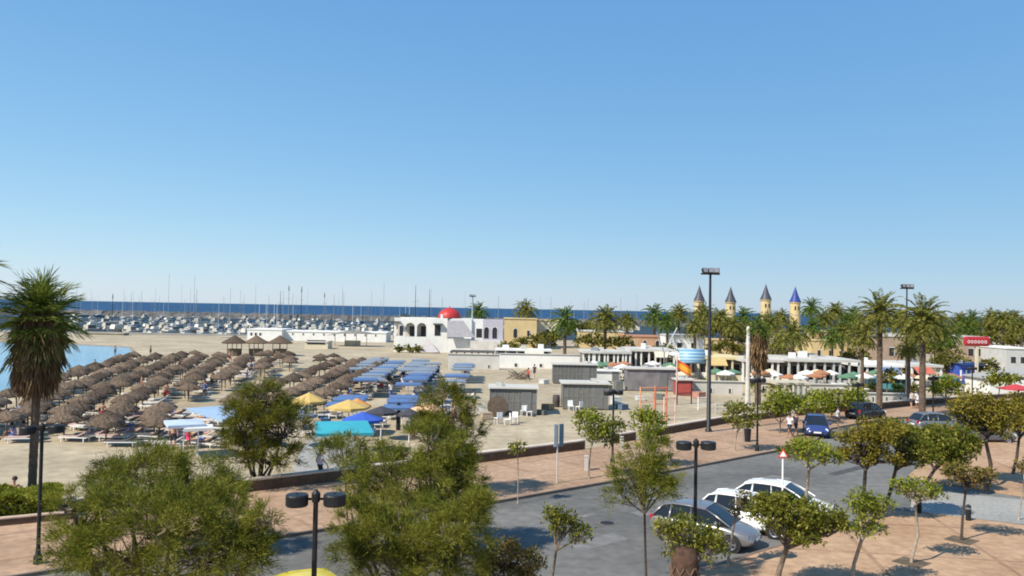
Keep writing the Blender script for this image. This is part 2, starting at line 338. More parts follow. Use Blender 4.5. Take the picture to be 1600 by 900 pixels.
# ------------------------------------------------------------------ trees
def tree(name, label, base, D, blobs, leaf, style='feather', trunk=M_BARK, r0=.09, dens=1.0, seed=0, base_z=0.12, group=None, stems=1, cat='tree', wlean=None):
    """base: px of the stem foot; D depth; blobs (px,py,rx_px,ry_px)"""
    global NR
    NR = np.random.default_rng(seed * 13 + 5); rr = random.Random(seed + 3)
    bx = Xat(base, D, base_z); e = empty(name, (bx, D, base_z), 0, label, cat, group)
    B = []
    for b in blobs:
        dd = b[4] if len(b) > 4 else 0.0
        c = P(b[0], b[1], D + dd) - e.location; B.append((c, b[2] / F * D, b[3] / F * D))
    lowest = min(c.z - rz for c, rx, rz in B); top = sum((c * rx for c, rx, rz in B), Vector()) / sum(rx for c, rx, rz in B)
    s = max(.8, D / 25.0)
    tips = []; leaves_c = []; leaves_d = []; L = []; Wd = []
    for c, rx, rz in B:
        nc = int(8 + 22 * min(1.6, rx / 1.5)) if style == 'feather' else int(9 + 22 * min(1.5, rx))
        nc = max(7, int(nc / max(1, D/45.0)))
        u = nrm(NR.normal(size=(nc, 3))); rad = NR.uniform(.45, .98, (nc, 1)) ** .6
        u[:, 2] = np.where(u[:, 2] < -.5, -u[:, 2] * .5, u[:, 2])
        cc = np.array(c) + u * rad * np.array([rx, rx * .95, rz])
        tips.append(cc)
        area = math.pi * rx * rz
        if style == 'feather':
            nl = .0021 * s * s; N = int(area * 4.6 * dens / nl); per = max(8, N // nc)
            for k in range(nc):
                ns = max(3, per // 9)
                org = cc[k] + NR.normal(size=(ns, 3)) * np.array([rx, rx, rz]) * .075
                out = nrm((cc[k] - np.array(c)) * np.array([1, 1, .8]) + np.array([0, 0, rz * .5]))
                d = nrm(out + NR.normal(size=(ns, 3)) * .55)
                ln = NR.uniform(.25, .75, (ns, 1)) * min(1.0, .35 + rx * .4)
                for q in range(9):
                    t = q / 9.0
                    p = org + d * ln * t + np.array([0, 0, -.16]) * ln * t * t * 1.5
                    dd = nrm(d + NR.normal(size=(ns, 3)) * .42 + np.array([0, 0, -.15 * t]))
                    leaves_c.append(p); leaves_d.append(dd); L.append(NR.uniform(.09, .20, ns) * s ** .7); Wd.append(NR.uniform(.010, .020, ns) * s)
        else:
            nl = .0040 * s * s; N = int(area * 2.7 * dens / nl); per = max(6, N // nc)
            cr = min(rx, rz) * .27 + .05
            off = NR.normal(size=(nc, per, 3)); off = off / (np.linalg.norm(off, axis=-1, keepdims=True)) * NR.uniform(.1, 1, (nc, per, 1)) ** .5 * cr * np.array([1.15, 1.15, .8])
            pc = (cc[:, None, :] + off).reshape(-1, 3)
            dd = nrm(off.reshape(-1, 3) + NR.normal(size=(nc*per, 3)) * cr * .7 + np.array([0, 0, -.1*cr]))
            leaves_c.append(pc); leaves_d.append(dd); L.append(NR.uniform(.08, .16, nc*per) * s); Wd.append(NR.uniform(.04, .075, nc*per) * s)
    c = np.concatenate(leaves_c); d = np.concatenate(leaves_d)
    # stem and limbs
    mb = MB()
    fork = Vector((top.x * .55, top.y * .5, max(.25, lowest * .92 + .08)))
    if stems == 1:
        mid = fork * .5 + Vector((rr.uniform(-.06, .06), rr.uniform(-.05, .05), 0)) * fork.z
        mb.tube([(0, 0, -.15), (0, 0, .05), mid, fork], [r0 * 1.3, r0, r0 * .88, r0 * .78], 9)
    for c0, rx, rz in B:
        st = fork if stems == 1 else Vector((rr.uniform(-.2, .2), rr.uniform(-.2, .2), -.1))
        m1 = st.lerp(c0, .5) + Vector((rr.uniform(-.1, .1), rr.uniform(-.1, .1), -.05)) * rz
        mb.tube([st, m1, c0], [r0 * .72, r0 * .5, r0 * .32], 7)
    tp = np.concatenate(tips); k = 0
    for (c0, rx, rz), tt in zip(B, tips):
        for q in tt[:: 1 if D < 45 else 3]:
            a = c0 + Vector((rr.uniform(-.3, .3) * rx, rr.uniform(-.3, .3) * rx, -rz * rr.uniform(.2, .5)))
            a2 = fork.lerp(a, rr.uniform(.55, 1.0)) if stems == 1 else a
            mb.tube([a2, a2.lerp(Vector(q), .55) + Vector((0, 0, -.04)), Vector(q)], [r0 * .26, r0 * .17, .006], 5, False)
    mb.build('trunk', trunk, e, True)
    quads('crown', leaf_quads(c, d, np.concatenate(L), np.concatenate(Wd)), leaf, e)
    return e

FE = 'tamarisk_tree'; BR = 'broadleaf_tree'
tree(FE, 'big feathery tree filling the lower corner in front of the hedge', 262, 17.0,
     [(265, 815, 92, 50), (150, 815, 60, 44, .6), (200, 790, 60, 40, .2), (345, 815, 62, 50, .4), (200, 870, 90, 50), (320, 872, 85, 50), (395, 860, 38, 40, .3), (110, 790, 26, 20), (120, 850, 44, 36), (255, 895, 120, 30), (410, 810, 22, 22)], L_FEATH, r0=.12, seed=1, stems=3, dens=1.3)
tree(FE, 'feathery tree at the promenade kerb, its top above the big corner tree', 262, 28.6,
     [(240, 742, 74, 40), (180, 755, 44, 36), (315, 750, 46, 36), (355, 775, 34, 32), (270, 790, 80, 40), (230, 722, 40, 24)], L_FEATH, r0=.10, seed=71, stems=3, dens=1.2)
tree(FE, 'bushy feathery tree with dark forked trunk on the sand by the wall', 402, 39.2,
     [(412, 655, 56, 46), (395, 705, 52, 40), (445, 670, 45, 40), (375, 670, 34, 36), (430, 715, 44, 30), (412, 622, 40, 24)], L_FEATHD, r0=.13, seed=2, stems=3, trunk=M_DARKBARK, dens=1.3, base_z=0)
tree(FE, 'low feathery tree at the bottom edge right of the double lamp and yellow car', 660, 20.0,
     [(640, 830, 84, 46), (560, 815, 34, 44), (715, 825, 50, 44), (640, 870, 85, 40), (600, 850, 60, 30), (560, 860, 40, 34), (700, 875, 60, 34), (740, 800, 30, 34), (650, 895, 90, 30)], L_FEATH, r0=.10, seed=3, stems=3, dens=1.3)
tree(FE, 'tall feathery roadside tree casting its shadow on the road', 668, 29.5,
     [(655, 760, 84, 48), (610, 735, 62, 42, .3), (700, 745, 56, 50), (718, 790, 46, 40), (672, 692, 48, 34), (600, 790, 60, 40), (560, 765, 30, 30)], L_FEATH, r0=.12, seed=73, stems=3, dens=1.3, base_z=.1)
pit = bpy.data.objects[-1] if False else None
sheet('tree_island', [(Xat(668, 29.5) + 1.3*math.cos(a), 29.5 + 1.0*math.sin(a)) for a in [math.pi*k/8 for k in range(16)]], .13, mat('island_soil', (.12, .09, .06), .95, .3, 3), z0=-.02)
tree(FE, 'feathery tree on the promenade rising behind the tall roadside tree', 702, 38.0,
     [(702, 640, 46, 36), (722, 672, 36, 34), (670, 665, 28, 28), (700, 700, 42, 30), (690, 615, 26, 18)], L_FEATHD, r0=.09, seed=4, stems=2, dens=1.2)
tree(FE, 'small feathery sapling on the promenade just right of the walking man', 543, 33.5,
     [(537, 712, 36, 30), (520, 705, 22, 20), (560, 722, 20, 22)], L_FEATH, r0=.035, seed=5, trunk=M_DARKBARK)
tree(FE, 'thin wispy tree with crooked dark stem behind the silver car', 1010, 25.8,
     [(1000, 740, 44, 36), (975, 775, 34, 20), (1030, 735, 30, 28), (1010, 700, 30, 26), (1005, 765, 44, 24), (985, 745, 30, 26), (1035, 765, 26, 18)], L_FEATH, r0=.045, seed=6, trunk=M_DARKBARK, dens=.95)
tree(BR, 'small leaning leafy tree alone in front of the grey road', 853, 23.6,
     [(882, 822, 26, 24), (868, 812, 20, 18), (905, 838, 22, 18), (862, 800, 14, 10)], L_BROAD, 'broad', M_BARK, .045, seed=7, dens=1.0)
tree(BR, 'dark low leafy tree at the bottom edge in front of the tall feathery tree', 800, 21.5,
     [(790, 872, 46, 28), (760, 885, 34, 22), (825, 885, 30, 22), (790, 900, 50, 22)], L_BROWN, 'broad', M_DARKBARK, .05, seed=8, dens=1.1)
tree(BR, 'leafy tree growing over a broad brown lattice stump beside the silver car', 1072, 23.4,
     [(1072, 830, 36, 26), (1100, 845, 34, 26), (1045, 835, 26, 24), (1080, 865, 40, 20), (1122, 852, 16, 16)], L_BROAD, 'broad', M_PALEBARK, .06, seed=9, dens=1.0)
tree(BR, 'spreading leafy tree with bent forked trunk in front of the white cars', 1212, 26.0,
     [(1235, 800, 52, 32), (1275, 810, 42, 30), (1200, 800, 34, 26), (1305, 825, 24, 20), (1240, 835, 46, 20), (1215, 785, 30, 16)], L_BROAD, 'broad', M_BARK, .10, seed=10, dens=1.5)
tree(BR, 'upright leafy tree with pale slanting trunk right of the spreading tree', 1331, 26.5,
     [(1352, 800, 30, 26), (1345, 782, 24, 18), (1375, 790, 22, 14), (1360, 828, 26, 16)], L_BRIGHT, 'broad', M_PALEBARK, .07, seed=11, dens=1.0)
tree(BR, 'flat-topped young tree on a straight pale stem, shadow on open paving', 1424, 29.2,
     [(1432, 762, 36, 15), (1410, 757, 20, 10), (1458, 770, 20, 11), (1440, 775, 26, 9)], L_BRIGHT, 'broad', M_PALEBARK, .055, seed=12, dens=1.0)
tree(BR, 'flat rusty-topped young tree by the side road', 1502, 32.2,
     [(1515, 738, 36, 14), (1492, 740, 18, 10), (1540, 745, 16, 12), (1515, 752, 28, 8)], L_BROWN, 'broad', M_DARKBARK, .055, seed=13, dens=1.2)
tree(BR, 'sapling with pale stem at the nose of the silver car', 1137, 28.6,
     [(1158, 788, 16, 12), (1148, 800, 12, 10), (1165, 775, 12, 9)], L_BROWN, 'broad', M_PALEBARK, .05, seed=14, dens=.6)
tree(BR, 'umbrella-shaped green tree rising above the white parked cars', 1262, 32.0,
     [(1265, 708, 42, 18), (1240, 704, 24, 13), (1296, 714, 24, 14), (1262, 695, 30, 12)], L_BRIGHT, 'broad', M_PALEBARK, .07, seed=15, dens=1.2)
tree(BR, 'wide olive-green street tree on the corner, the one nearer the white cars', 1345, 34.6,
     [(1345, 690, 38, 28), (1375, 676, 38, 24), (1335, 712, 26, 18), (1370, 714, 36, 16)], L_OLIVE, 'broad', M_DARKBARK, .09, seed=16, dens=1.45)
tree(BR, 'dark wide street tree on the corner, merging with its olive neighbour', 1376, 35.8,
     [(1412, 690, 36, 24), (1438, 705, 30, 20), (1402, 668, 28, 16), (1420, 720, 30, 12)], L_BROAD, 'broad', M_DARKBARK, .09, seed=17, dens=1.4)
tree(BR, 'dense dark green tree between the corner pair and the rusty-topped tree', 1440, 41.0,
     [(1478, 690, 44, 32), (1450, 700, 30, 24), (1500, 700, 26, 24), (1478, 718, 36, 16)], L_BROAD, 'broad', M_DARKBARK, .10, seed=18, dens=1.6, base_z=.01)
tree(BR, 'brown-tinged round tree on a dark straight trunk on the far plaza', 1545, 42.5,
     [(1530, 640, 42, 30), (1560, 650, 30, 26), (1512, 655, 24, 22), (1540, 668, 40, 18)], L_OLIVE, 'broad', M_DARKBARK, .11, seed=19, dens=1.4)
tree(BR, 'brownish tree with leaning trunk at the edge of the far plaza', 1583, 46.0,
     [(1592, 645, 34, 28), (1615, 650, 34, 28), (1590, 668, 30, 16)], L_OLIVE, 'broad', M_DARKBARK, .09, seed=20, dens=1.4)
tree(BR, 'rusty-leaved slim tree cut by the picture edge near the crossing', 1592, 36.0,
     [(1602, 728, 16, 10), (1612, 735, 18, 12)], L_BROWN, 'broad', M_PALEBARK, .035, seed=21)
# promenade row
tree(BR, 'round bright young tree left of the slim black lamp on the promenade', 920, 42.6,
     [(925, 665, 28, 24), (915, 650, 16, 14), (935, 680, 22, 18)], L_BRIGHT, 'broad', M_PALEBARK, .05, seed=22, dens=1.1)
tree(BR, 'young tree growing close to the slim black lamp on the promenade', 957, 43.5,
     [(960, 668, 18, 18), (955, 688, 16, 12)], L_BROAD, 'broad', M_PALEBARK, .045, seed=23, dens=1.1)
tree(BR, 'green tree on the promenade directly behind the wispy tree', 1010, 46.0,
     [(1012, 662, 28, 22), (1005, 648, 18, 12), (1018, 680, 22, 16), (1008, 697, 16, 10)], L_BRIGHT, 'broad', M_BARK, .06, seed=24, dens=1.2)
tree(BR, 'small upright tree near the foot of the tall floodlight mast', 1148, 52.0,
     [(1155, 650, 25, 22), (1150, 635, 16, 10), (1160, 665, 18, 10)], L_BROAD, 'broad', M_PALEBARK, .05, seed=25, dens=1.1)
tree(BR, 'bushy promenade tree beside the cyclist couple', 1218, 60.0,
     [(1218, 628, 28, 22), (1236, 640, 20, 20), (1205, 645, 18, 16)], L_BRIGHT, 'broad', M_BARK, .07, seed=26, dens=1.2)
tree(BR, 'bushy tree above the blue car, first of the far row', 1275, 66.0,
     [(1275, 630, 26, 20), (1262, 638, 16, 14)], L_BRIGHT, 'broad', M_BARK, .07, seed=27, dens=1.2)
tree(BR, 'bushy tree above the blue car, second of the far row', 1295, 68.5,
     [(1298, 624, 24, 20), (1310, 635, 18, 14)], L_FEATH, 'broad', M_BARK, .07, seed=28, dens=1.2)
tree(BR, 'bushy tree of the far row, beside the bare-stemmed date palm', 1330, 72.0,
     [(1330, 622, 24, 20), (1342, 632, 18, 14)], L_BRIGHT, 'broad', M_BARK, .07, seed=29, dens=1.2)
tree(BR, 'tiny sapling on the promenade left of the two-board sign', 809, 37.3,
     [(810, 697, 12, 8), (806, 703, 9, 6)], L_BROAD, 'broad', M_PALEBARK, .025, seed=30)
tree(BR, 'round green tree beyond the palm, in front of the blue kiosk', 1478, 80.0,
     [(1478, 602, 20, 18), (1490, 608, 18, 14), (1466, 612, 14, 12)], L_BRIGHT, 'broad', M_BARK, .08, seed=31, dens=1.2)
tree(BR, 'small dark round tree beside the teal van', 1385, 88.0,
     [(1392, 588, 16, 12), (1380, 590, 10, 8)], L_OLIVE, 'broad', M_BARK, .07, seed=32, dens=1.2, base_z=0)
tree('shrub', 'clump of shrubs in front of the white tent at the edge', 1560, 84.0,
     [(1560, 592, 20, 12), (1580, 596, 22, 10), (1545, 598, 16, 9)], L_FEATH, 'broad', M_BARK, .06, seed=33, dens=1.2, cat='shrub', base_z=0)
tree('shrub', 'dark mass of shrubs below the palms beside the yellow house', 845, 150.0,
     [(850, 532, 26, 12), (822, 536, 20, 9), (875, 528, 24, 12), (795, 540, 18, 6)], L_FAR, 'broad', M_BARK, .1, seed=34, dens=1.5, cat='shrub', base_z=0)
# far woods, trees one can tell apart
far = [(632, 498, 11, 8, 210, 'round tree whose top shows over the arcaded house'), (1130, 508, 26, 16, 190, 'leafy tree below the first spired tower'),
       (1165, 515, 26, 18, 170, 'leafy tree between two spired towers'), (1215, 505, 26, 14, 200, 'leafy tree at the foot of the third spired tower'),
       (1335, 505, 24, 16, 190, 'leafy tree over the yellow block'), (1360, 500, 22, 14, 230, 'leafy tree left of the tall date palm'),
       (1500, 508, 26, 14, 210, 'leafy tree over the red sign, left one'), (1535, 503, 28, 12, 240, 'leafy tree straight above the red sign'),
       (1570, 508, 26, 14, 220, 'leafy tree over the white tent'), (1600, 505, 26, 14, 230, 'leafy tree at the far edge of the skyline'),
       (1470, 535, 26, 20, 130, 'light green tree behind the twin date palms'), (1480, 560, 24, 18, 110, 'light green tree left of the blue kiosk'),
       (1400, 508, 22, 12, 200, 'leafy tree between the twin date palms on the skyline'), (1310, 508, 20, 12, 210, 'leafy tree right of the last tower'),
       (1255, 525, 24, 12, 160, 'olive tree over the pale restaurant roofs'), (1060, 507, 24, 10, 200, 'leafy tree left of the first tower'),
       (1000, 520, 24, 8, 190, 'low tree behind the white pergola'), (910, 508, 22, 10, 220, 'low tree between two date palms'), (1440, 512, 24, 12, 230, 'leafy tree behind the floodlight head'),
       (1310, 535, 22, 16, 135, 'bushy tree hiding the side of the yellow block'), (1338, 548, 18, 14, 120, 'bushy tree left of the first twin palm trunk'), (1400, 552, 22, 16, 118, 'green tree between the twin palm trunks'),
       (1425, 525, 24, 16, 150, 'olive tree over the brown house'), (1492, 530, 26, 18, 150, 'dense green tree left of the red sign'), (1505, 565, 18, 14, 112, 'green shrub-like tree beside the blue kiosk'),
       (1556, 520, 22, 14, 160, 'dense tree right of the red sign'), (1590, 522, 24, 14, 155, 'dense tree over the low white shop'), (1545, 565, 16, 12, 108, 'small tree between blue kiosk and marquee'),
       (1185, 540, 26, 14, 140, 'olive tree behind the pale post'), (1135, 535, 22, 14, 145, 'olive tree right of the floodlight mast'), (1225, 548, 20, 10, 130, 'small tree over the restaurant with dark openings'),
       (1035, 540, 18, 10, 135, 'small tree over the long low restaurant'), (965, 532, 22, 12, 150, 'low tree right of the full date palm'), (925, 528, 20, 12, 160, 'low tree left of the full date palm')]
far = [t for t in far if not (t[0] in (1060, 1000, 1215, 1255, 1310, 1185, 1400, 1360))]
for i, (x, y, rx, ry, D, lb) in enumerate(far):
    y += 6 if x > 1000 else 2; ry *= .8
    tree('leafy_tree', lb, x, D, [(x, y, rx, ry), (x + rx*.6, y + ry*.5, rx*.7, ry*.7), (x - rx*.7, y + ry*.4, rx*.7, ry*.8)], L_FAR, 'broad', M_BARK, .2, 1.3, 40 + i, 0.0, 'far trees on the skyline')

# clipped hedge in its planter
def hedge():
    a = G(-70, 834); b = G(112, 816); d = (b - a); L_ = d.length; e = empty('planter', a, math.atan2(d.y, d.x), 'low round-fronted brick planter beside the foot of the tall palm', 'planter')
    mb = MB(); mb.box(0, L_, 0, .25, 0, .38); mb.box(0, L_, 2.6, 2.85, 0, .38); mb.box(L_ - .25, L_, .25, 2.6, 0, .38); mb.build('wall', M_WALLBR, e)
    MB().box(-.02, L_ + .02, -.02, .28, .38, .43).build('coping', mat('coping', (.5, .38, .3), .8, .1, 3), e)
    MB().box(0.01, L_ - .26, .26, 2.59, .05, .3).build('soil', mat('soil', (.1, .07, .05), .95, .3, 3), e)
    h = empty('hedge', a + Vector((0, 0, .3)), math.atan2(d.y, d.x), 'clipped yellow-green hedge growing in the brick planter', 'hedge')
    n = 26000; p = NR.uniform(0, 1, (n, 3)); x = p[:, 0] * (L_ - .6) + .2; y = .35 + p[:, 1] * 2.2
    top = .75 + .18 * np.sin(x * 1.3) * np.cos(y * 2.1) + .1 * np.sin(x * 4.1 + y)
    z = np.where(NR.uniform(0, 1, n) < .5, top - np.abs(NR.normal(size=n)) * .06, p[:, 2] * top)
    c = np.stack([x, y, z], 1); dd = nrm(NR.normal(size=(n, 3)) + np.array([0, -.3, .8]))
    quads('foliage', leaf_quads(c, dd, NR.uniform(.08, .16, n), NR.uniform(.04, .08, n)), leafmat('hedge_leaf', (.10, .12, .012), (.24, .26, .03), (.42, .40, .07), .35), h)
hedge()

# ------------------------------------------------------------------ palms
def date_palm(nf, length, seed, leaf=L_PALM, skirt=0, trunk_h=7.0, tr=.26, wid=.42, nl=22, lw=.05):
    global NR
    NR = np.random.default_rng(seed); e = empty('date_palm', (0, 0, 0))
    mb = MB(); pr = []
    for i in range(15):
        t = i / 14; pr.append((tr * (1.15 - .25 * t + (.10 if i % 2 else 0)) + (.16 * tr * 3 if i == 14 else 0), t * trunk_h))
    pr.append((.05, trunk_h + .3)); mb.lathe(pr, 10); mb.build('trunk', M_PALMBARK, e)
    C = []; Dd = []; L = []; Wd = []; ang = 0
    for k in range(nf):
        ang += 2.399963; t = k / nf; el = math.radians(82 - 112 * t ** .85 + NR.uniform(-7, 7)); ln = length * NR.uniform(.85, 1.08) * (.8 + .25 * math.sin(math.pi * t))
        hd = np.array([math.cos(ang), math.sin(ang), 0]); d0 = hd * math.cos(el) + np.array([0, 0, math.sin(el)])
        p = np.array([0, 0, trunk_h + .1]); d = d0.copy(); seg = ln / nl
        side = np.array([-math.sin(ang), math.cos(ang), 0])
        for q in range(nl):
            tt = q / nl; d = nrm(d + np.array([0, 0, -1.0]) * (.055 + .05 * tt) * 22 / nl); pn = p + d * seg
            C.append(p); Dd.append(d); L.append(seg * 1.15); Wd.append(lw * 1.0 * (1.2 - tt))
            if q > 1:
                for sg_ in (-1, 1):
                    lv = nrm(side * sg_ * .9 + d * .75 + np.array([0, 0, -.12 + NR.uniform(-.15, .25)]))
                    C.append(p); Dd.append(lv); L.append(wid * math.sin(math.pi * (.12 + .83 * tt)) * NR.uniform(.85, 1.1)); Wd.append(lw * 1.25)
            p = pn
    quads('crown', leaf_quads(np.array(C), np.array(Dd), np.array(L), np.array(Wd), None), leaf, e)
    if skirt:
        C = []; Dd = []; n = skirt
        a = NR.uniform(0, 2*math.pi, n); z = trunk_h - NR.uniform(0, 1, n) * 3.6
        rr_ = .25 + .5 * np.sin(np.clip((trunk_h - z) / 3.6, 0, 1) * math.pi * .9 + .15) * NR.uniform(.5, 1.1, n)
        c = np.stack([np.cos(a)*rr_, np.sin(a)*rr_, z], 1); dd = nrm(np.stack([np.cos(a)*.18, np.sin(a)*.18, -np.ones(n)], 1) + NR.normal(size=(n, 3)) * .12)
        quads('dead_frond_skirt', leaf_quads(c, dd, NR.uniform(.7, 1.3, n), NR.uniform(.08, .2, n)), L_DEAD, e)
    return e
PT = 7.0
proto = [date_palm(56, 3.0, 101, tr=.2, lw=.12, wid=.55, nl=16), date_palm(48, 3.0, 102, L_PALMG, tr=.2, lw=.12, wid=.55, nl=16), date_palm(60, 2.8, 103, tr=.2, lw=.12, wid=.55, nl=16)]
near = date_palm(84, 2.9, 104, L_PALM, nl=26, lw=.07, wid=.5, trunk_h=8.0, tr=.22)
fan = date_palm(30, 2.0, 105, L_PALMG, skirt=1500, lw=.08, nl=16)
used = set()
def palm(px, by, cy, rpx, lb, D=None, pi=0, src=None, th=7.0, spread=2.25):
    D = D or (H * F / (by - (482 + (px - 800) * .0183))); x = Xat(px, D, 0); s = src or proto[pi]
    zc = P(px, cy, D).z; r = rpx / F * D
    sc = (r / spread, r / spread, max(.3, (zc) / th))
    if s.name in used: o = copy_tree(s)
    else: o = s; used.add(s.name)
    o.location = (x, D, 0); o.rotation_euler.z = R.uniform(0, 6.28); o.scale = (sc[0], sc[0], sc[2])
    # keep the crown in proportion: counter-scale its height
    for ch in o.children:
        if ch.type == 'MESH' and ('crown' in ch.name or 'skirt' in ch.name):
            k = sc[0] / sc[2]; ch.scale = (1, 1, k); ch.location = (0, 0, th * (1 - k))
    tag(o, lb, 'palm tree', 'palms of the seafront')
    return o
palm(1374, 641, 492, 40, 'tall bare-trunked date palm, first of the twin pair by the road', src=near, th=8.0)
palm(1441, 657, 503, 44, 'tall bare-trunked date palm, second of the twin pair by the road', src=near, th=8.0)
palm(1347, 622, 528, 26, 'shorter date palm just left of the twin pair', pi=2)
palm(1420, 634, 545, 22, 'short palm between the trunks of the twin pair', pi=0)
palm(820, 540, 485, 20, 'date palm in front of the yellow house', D=185, pi=0)
palm(882, 568, 503, 27, 'green date palm with slim dark trunk behind the grey huts', pi=1)
palm(945, 0, 500, 28, 'full date palm behind the white pergola', D=150, pi=2)
palm(746, 0, 488, 18, 'palm top showing over the roof right of the red dome', D=200, pi=1)
palm(690, 0, 497, 12, 'little palm top just behind the red dome', D=195, pi=0)
palm(1022, 0, 494, 22, 'date palm beyond the restaurants, left of its close neighbour', D=175, pi=1)
palm(1060, 0, 491, 20, 'date palm beyond the restaurants, left of the floodlight mast', D=190, pi=2)
palm(1098, 0, 492, 22, 'date palm in front of the first spired tower', D=180, pi=0)
palm(1125, 0, 500, 22, 'date palm just right of the floodlight mast', D=165, pi=2)
palm(1162, 0, 497, 20, 'date palm in front of the gap after the second tower', D=185, pi=1)
palm(1200, 0, 508, 24, 'date palm in front of the third spired tower', D=160, pi=0)
palm(1238, 594, 524, 28, 'olive date palm standing before the restaurant terrace', pi=0)
palm(1267, 0, 482, 19, 'slim palm right of the blue-capped tower', D=200, pi=1)
palm(1305, 0, 488, 20, 'slim palm over the yellow block', D=210, pi=2)
palm(1288, 0, 500, 18, 'short palm between two slim skyline palms', D=190, pi=0)
palm(1332, 0, 492, 16, 'skyline palm left of the twin pair', D=230, pi=1)
palm(1500, 0, 502, 18, 'skyline palm left of the red sign', D=200, pi=2)
palm(1520, 0, 497, 15, 'small skyline palm above the red sign', D=250, pi=1)
palm(1549, 0, 497, 18, 'skyline palm right of the red sign', D=220, pi=0)
palm(1583, 0, 500, 20, 'skyline palm above the white tent', D=200, pi=2)
palm(1476, 0, 525, 26, 'leaning-fronded palm right of the twin pair', D=120, pi=1)
palm(1316, 0, 520, 22, 'olive palm beside the yellow block', D=140, pi=2)
palm(1085, 0, 512, 20, 'low palm left of the floodlight mast', D=150, pi=0)
palm(1270, 0, 512, 20, 'low palm below the blue-capped tower', D=155, pi=1)
for q, (a_, b_, c_, d_) in enumerate(((980, 502, 18, 210), (1042, 505, 20, 150), (1145, 512, 20, 150), (1220, 498, 18, 200), (1325, 505, 20, 150), (1408, 498, 18, 190), (1462, 498, 18, 190), (1512, 510, 20, 150), (1566, 500, 18, 180), (1596, 512, 20, 150), (1300, 530, 20, 118), (1215, 535, 18, 125))):
    palm(a_, 0, c_ * 0 + b_, c_, ('date palm of the dense skyline grove between the first tower and the twin palms' if a_ < 1350 else 'date palm of the skyline grove behind the twin palms and the red sign'), D=d_, pi=q % 3)
palm(1184, 632, 512, 30, 'shaggy palm with a thick skirt of dead brown fronds by the pale post', src=fan, spread=2.0)

def fan_palm(label, px, D, cpy, rpx, seed, skirt_to=None, tr=.2, nleaf=46):
    global NR
    NR = np.random.default_rng(seed); x = Xat(px, D, 0); e = empty('fan_palm', (x, D, 0), 0, label, 'palm tree', 'palms of the seafront')
    c0 = P(px + (14 if px > 0 else 0), cpy, D) - e.location; th = c0.z; r = rpx / F * D
    mb = MB(); pr = []
    for i in range(40):
        t = i / 39; pr.append((Vector((c0.x * t ** 1.5, 0, th * t - .1)), tr * (1.25 if i == 0 else 1.0 - .12 * t) * (1.08 if i % 2 else 1)))
    mb.tube([p for p, q in pr], [q for p, q in pr], 12); mb.build('trunk', M_PALMBARK, e, True)
    C = []; Dd = []; L = []; Wd = []; ang = 0; SC = []
    def fanleaf(base, hd, el, pet, ln, lists, wseg, droop):
        C, Dd, L, Wd = lists
        d = np.array([math.cos(hd)*math.cos(el), math.sin(hd)*math.cos(el), math.sin(el)]); side = np.array([-math.sin(hd), math.cos(hd), 0])
        up = np.cross(side, d) * -1
        C.append(base); Dd.append(d); L.append(pet * 2); Wd.append(.05)
        hub = base + d * pet
        for q in range(19):
            a = math.radians(-105 + 210 * q / 18.0)
            v = nrm(d * math.cos(a) + side * math.sin(a) + up * .12 * abs(math.sin(a)) + NR.normal(size=3) * .06)
            l1 = ln * (.72 + .28 * math.cos(a)) * NR.uniform(.85, 1.1)
            C.append(hub); Dd.append(v); L.append(l1 * .72); Wd.append(wseg)
            v2 = nrm(v + np.array([0, 0, -droop]) + NR.normal(size=3) * .1); C.append(hub + v * l1 * .55); Dd.append(v2); L.append(l1 * .6); Wd.append(wseg * .7)
    for k in range(nleaf):
        ang += 2.399963; t = k / nleaf; el = math.radians(85 - 150 * t + NR.uniform(-12, 12))
        fanleaf(np.array(c0) + np.array([0, 0, .15 - .5 * t]), ang, el, r * (.26 + .32 * NR.uniform()), r * NR.uniform(.42, .56), (C, Dd, L, Wd), .06, .40)
    for k in range(60):
        ang += 2.399963; el = math.radians(NR.uniform(-60, 75))
        fanleaf(np.array(c0) + np.array([0, 0, NR.uniform(-.35, .25)]), ang, el, r * NR.uniform(.05, .22), r * NR.uniform(.26, .36), (C, Dd, L, Wd), .06, .5)
    quads('crown', leaf_quads(np.array(C), np.array(Dd), np.array(L), np.array(Wd)), leafmat('fan_leaf', (.05, .075, .012), (.14, .18, .025), (.32, .33, .06), .35), e)
    if skirt_to:
        n = 5200; zb = P(px, skirt_to, D).z; a = NR.uniform(0, 2*math.pi, n); t = NR.uniform(0, 1, n); z = th + .25 - t * (th + .35 - zb - 1.0)
        lump = .75 + .25 * np.sin(a * 5 + z * 1.3) + .1 * np.sin(a * 11 + z * 3)
        rr_ = (.26 + .46 * np.clip(1.25 - t * .38, 0, 1) * np.clip((1.03 - t) * 7, 0, 1) * lump) * NR.uniform(.75, 1.05, n) * r / 1.75
        c = np.stack([c0.x * (z / th) ** 1.5 + np.cos(a)*rr_, np.sin(a)*rr_, z], 1)
        dd = nrm(np.stack([np.cos(a)*.12, np.sin(a)*.12, -np.ones(n)], 1) + NR.normal(size=(n, 3)) * .13)
        Q = leaf_quads(c, dd, NR.uniform(.5, 1.25, n), NR.uniform(.05, .13, n))
        quads('dead_frond_skirt', Q, L_DEAD, e)
        C = []; Dd = []; L = []; Wd = []
        for k in range(34):
            ang += 2.399963; fanleaf(np.array(c0) + np.array([0, 0, -.2 - .03 * k]), ang, math.radians(NR.uniform(-72, -28)), r * NR.uniform(.3, .5), r * NR.uniform(.4, .6), (C, Dd, L, Wd), .07, .9)
        quads('drooping_frond', leaf_quads(np.array(C), np.array(Dd), np.array(L), np.array(Wd)), leafmat('yellowing_frond', (.07, .06, .02), (.14, .11, .035), (.26, .20, .08), .2), e)
    return e
fan_palm('tall fan palm with shaggy brown skirt and bushy crown beside the hedge', 49, 35.0, 493, 72, 31, 622, .17, 84)
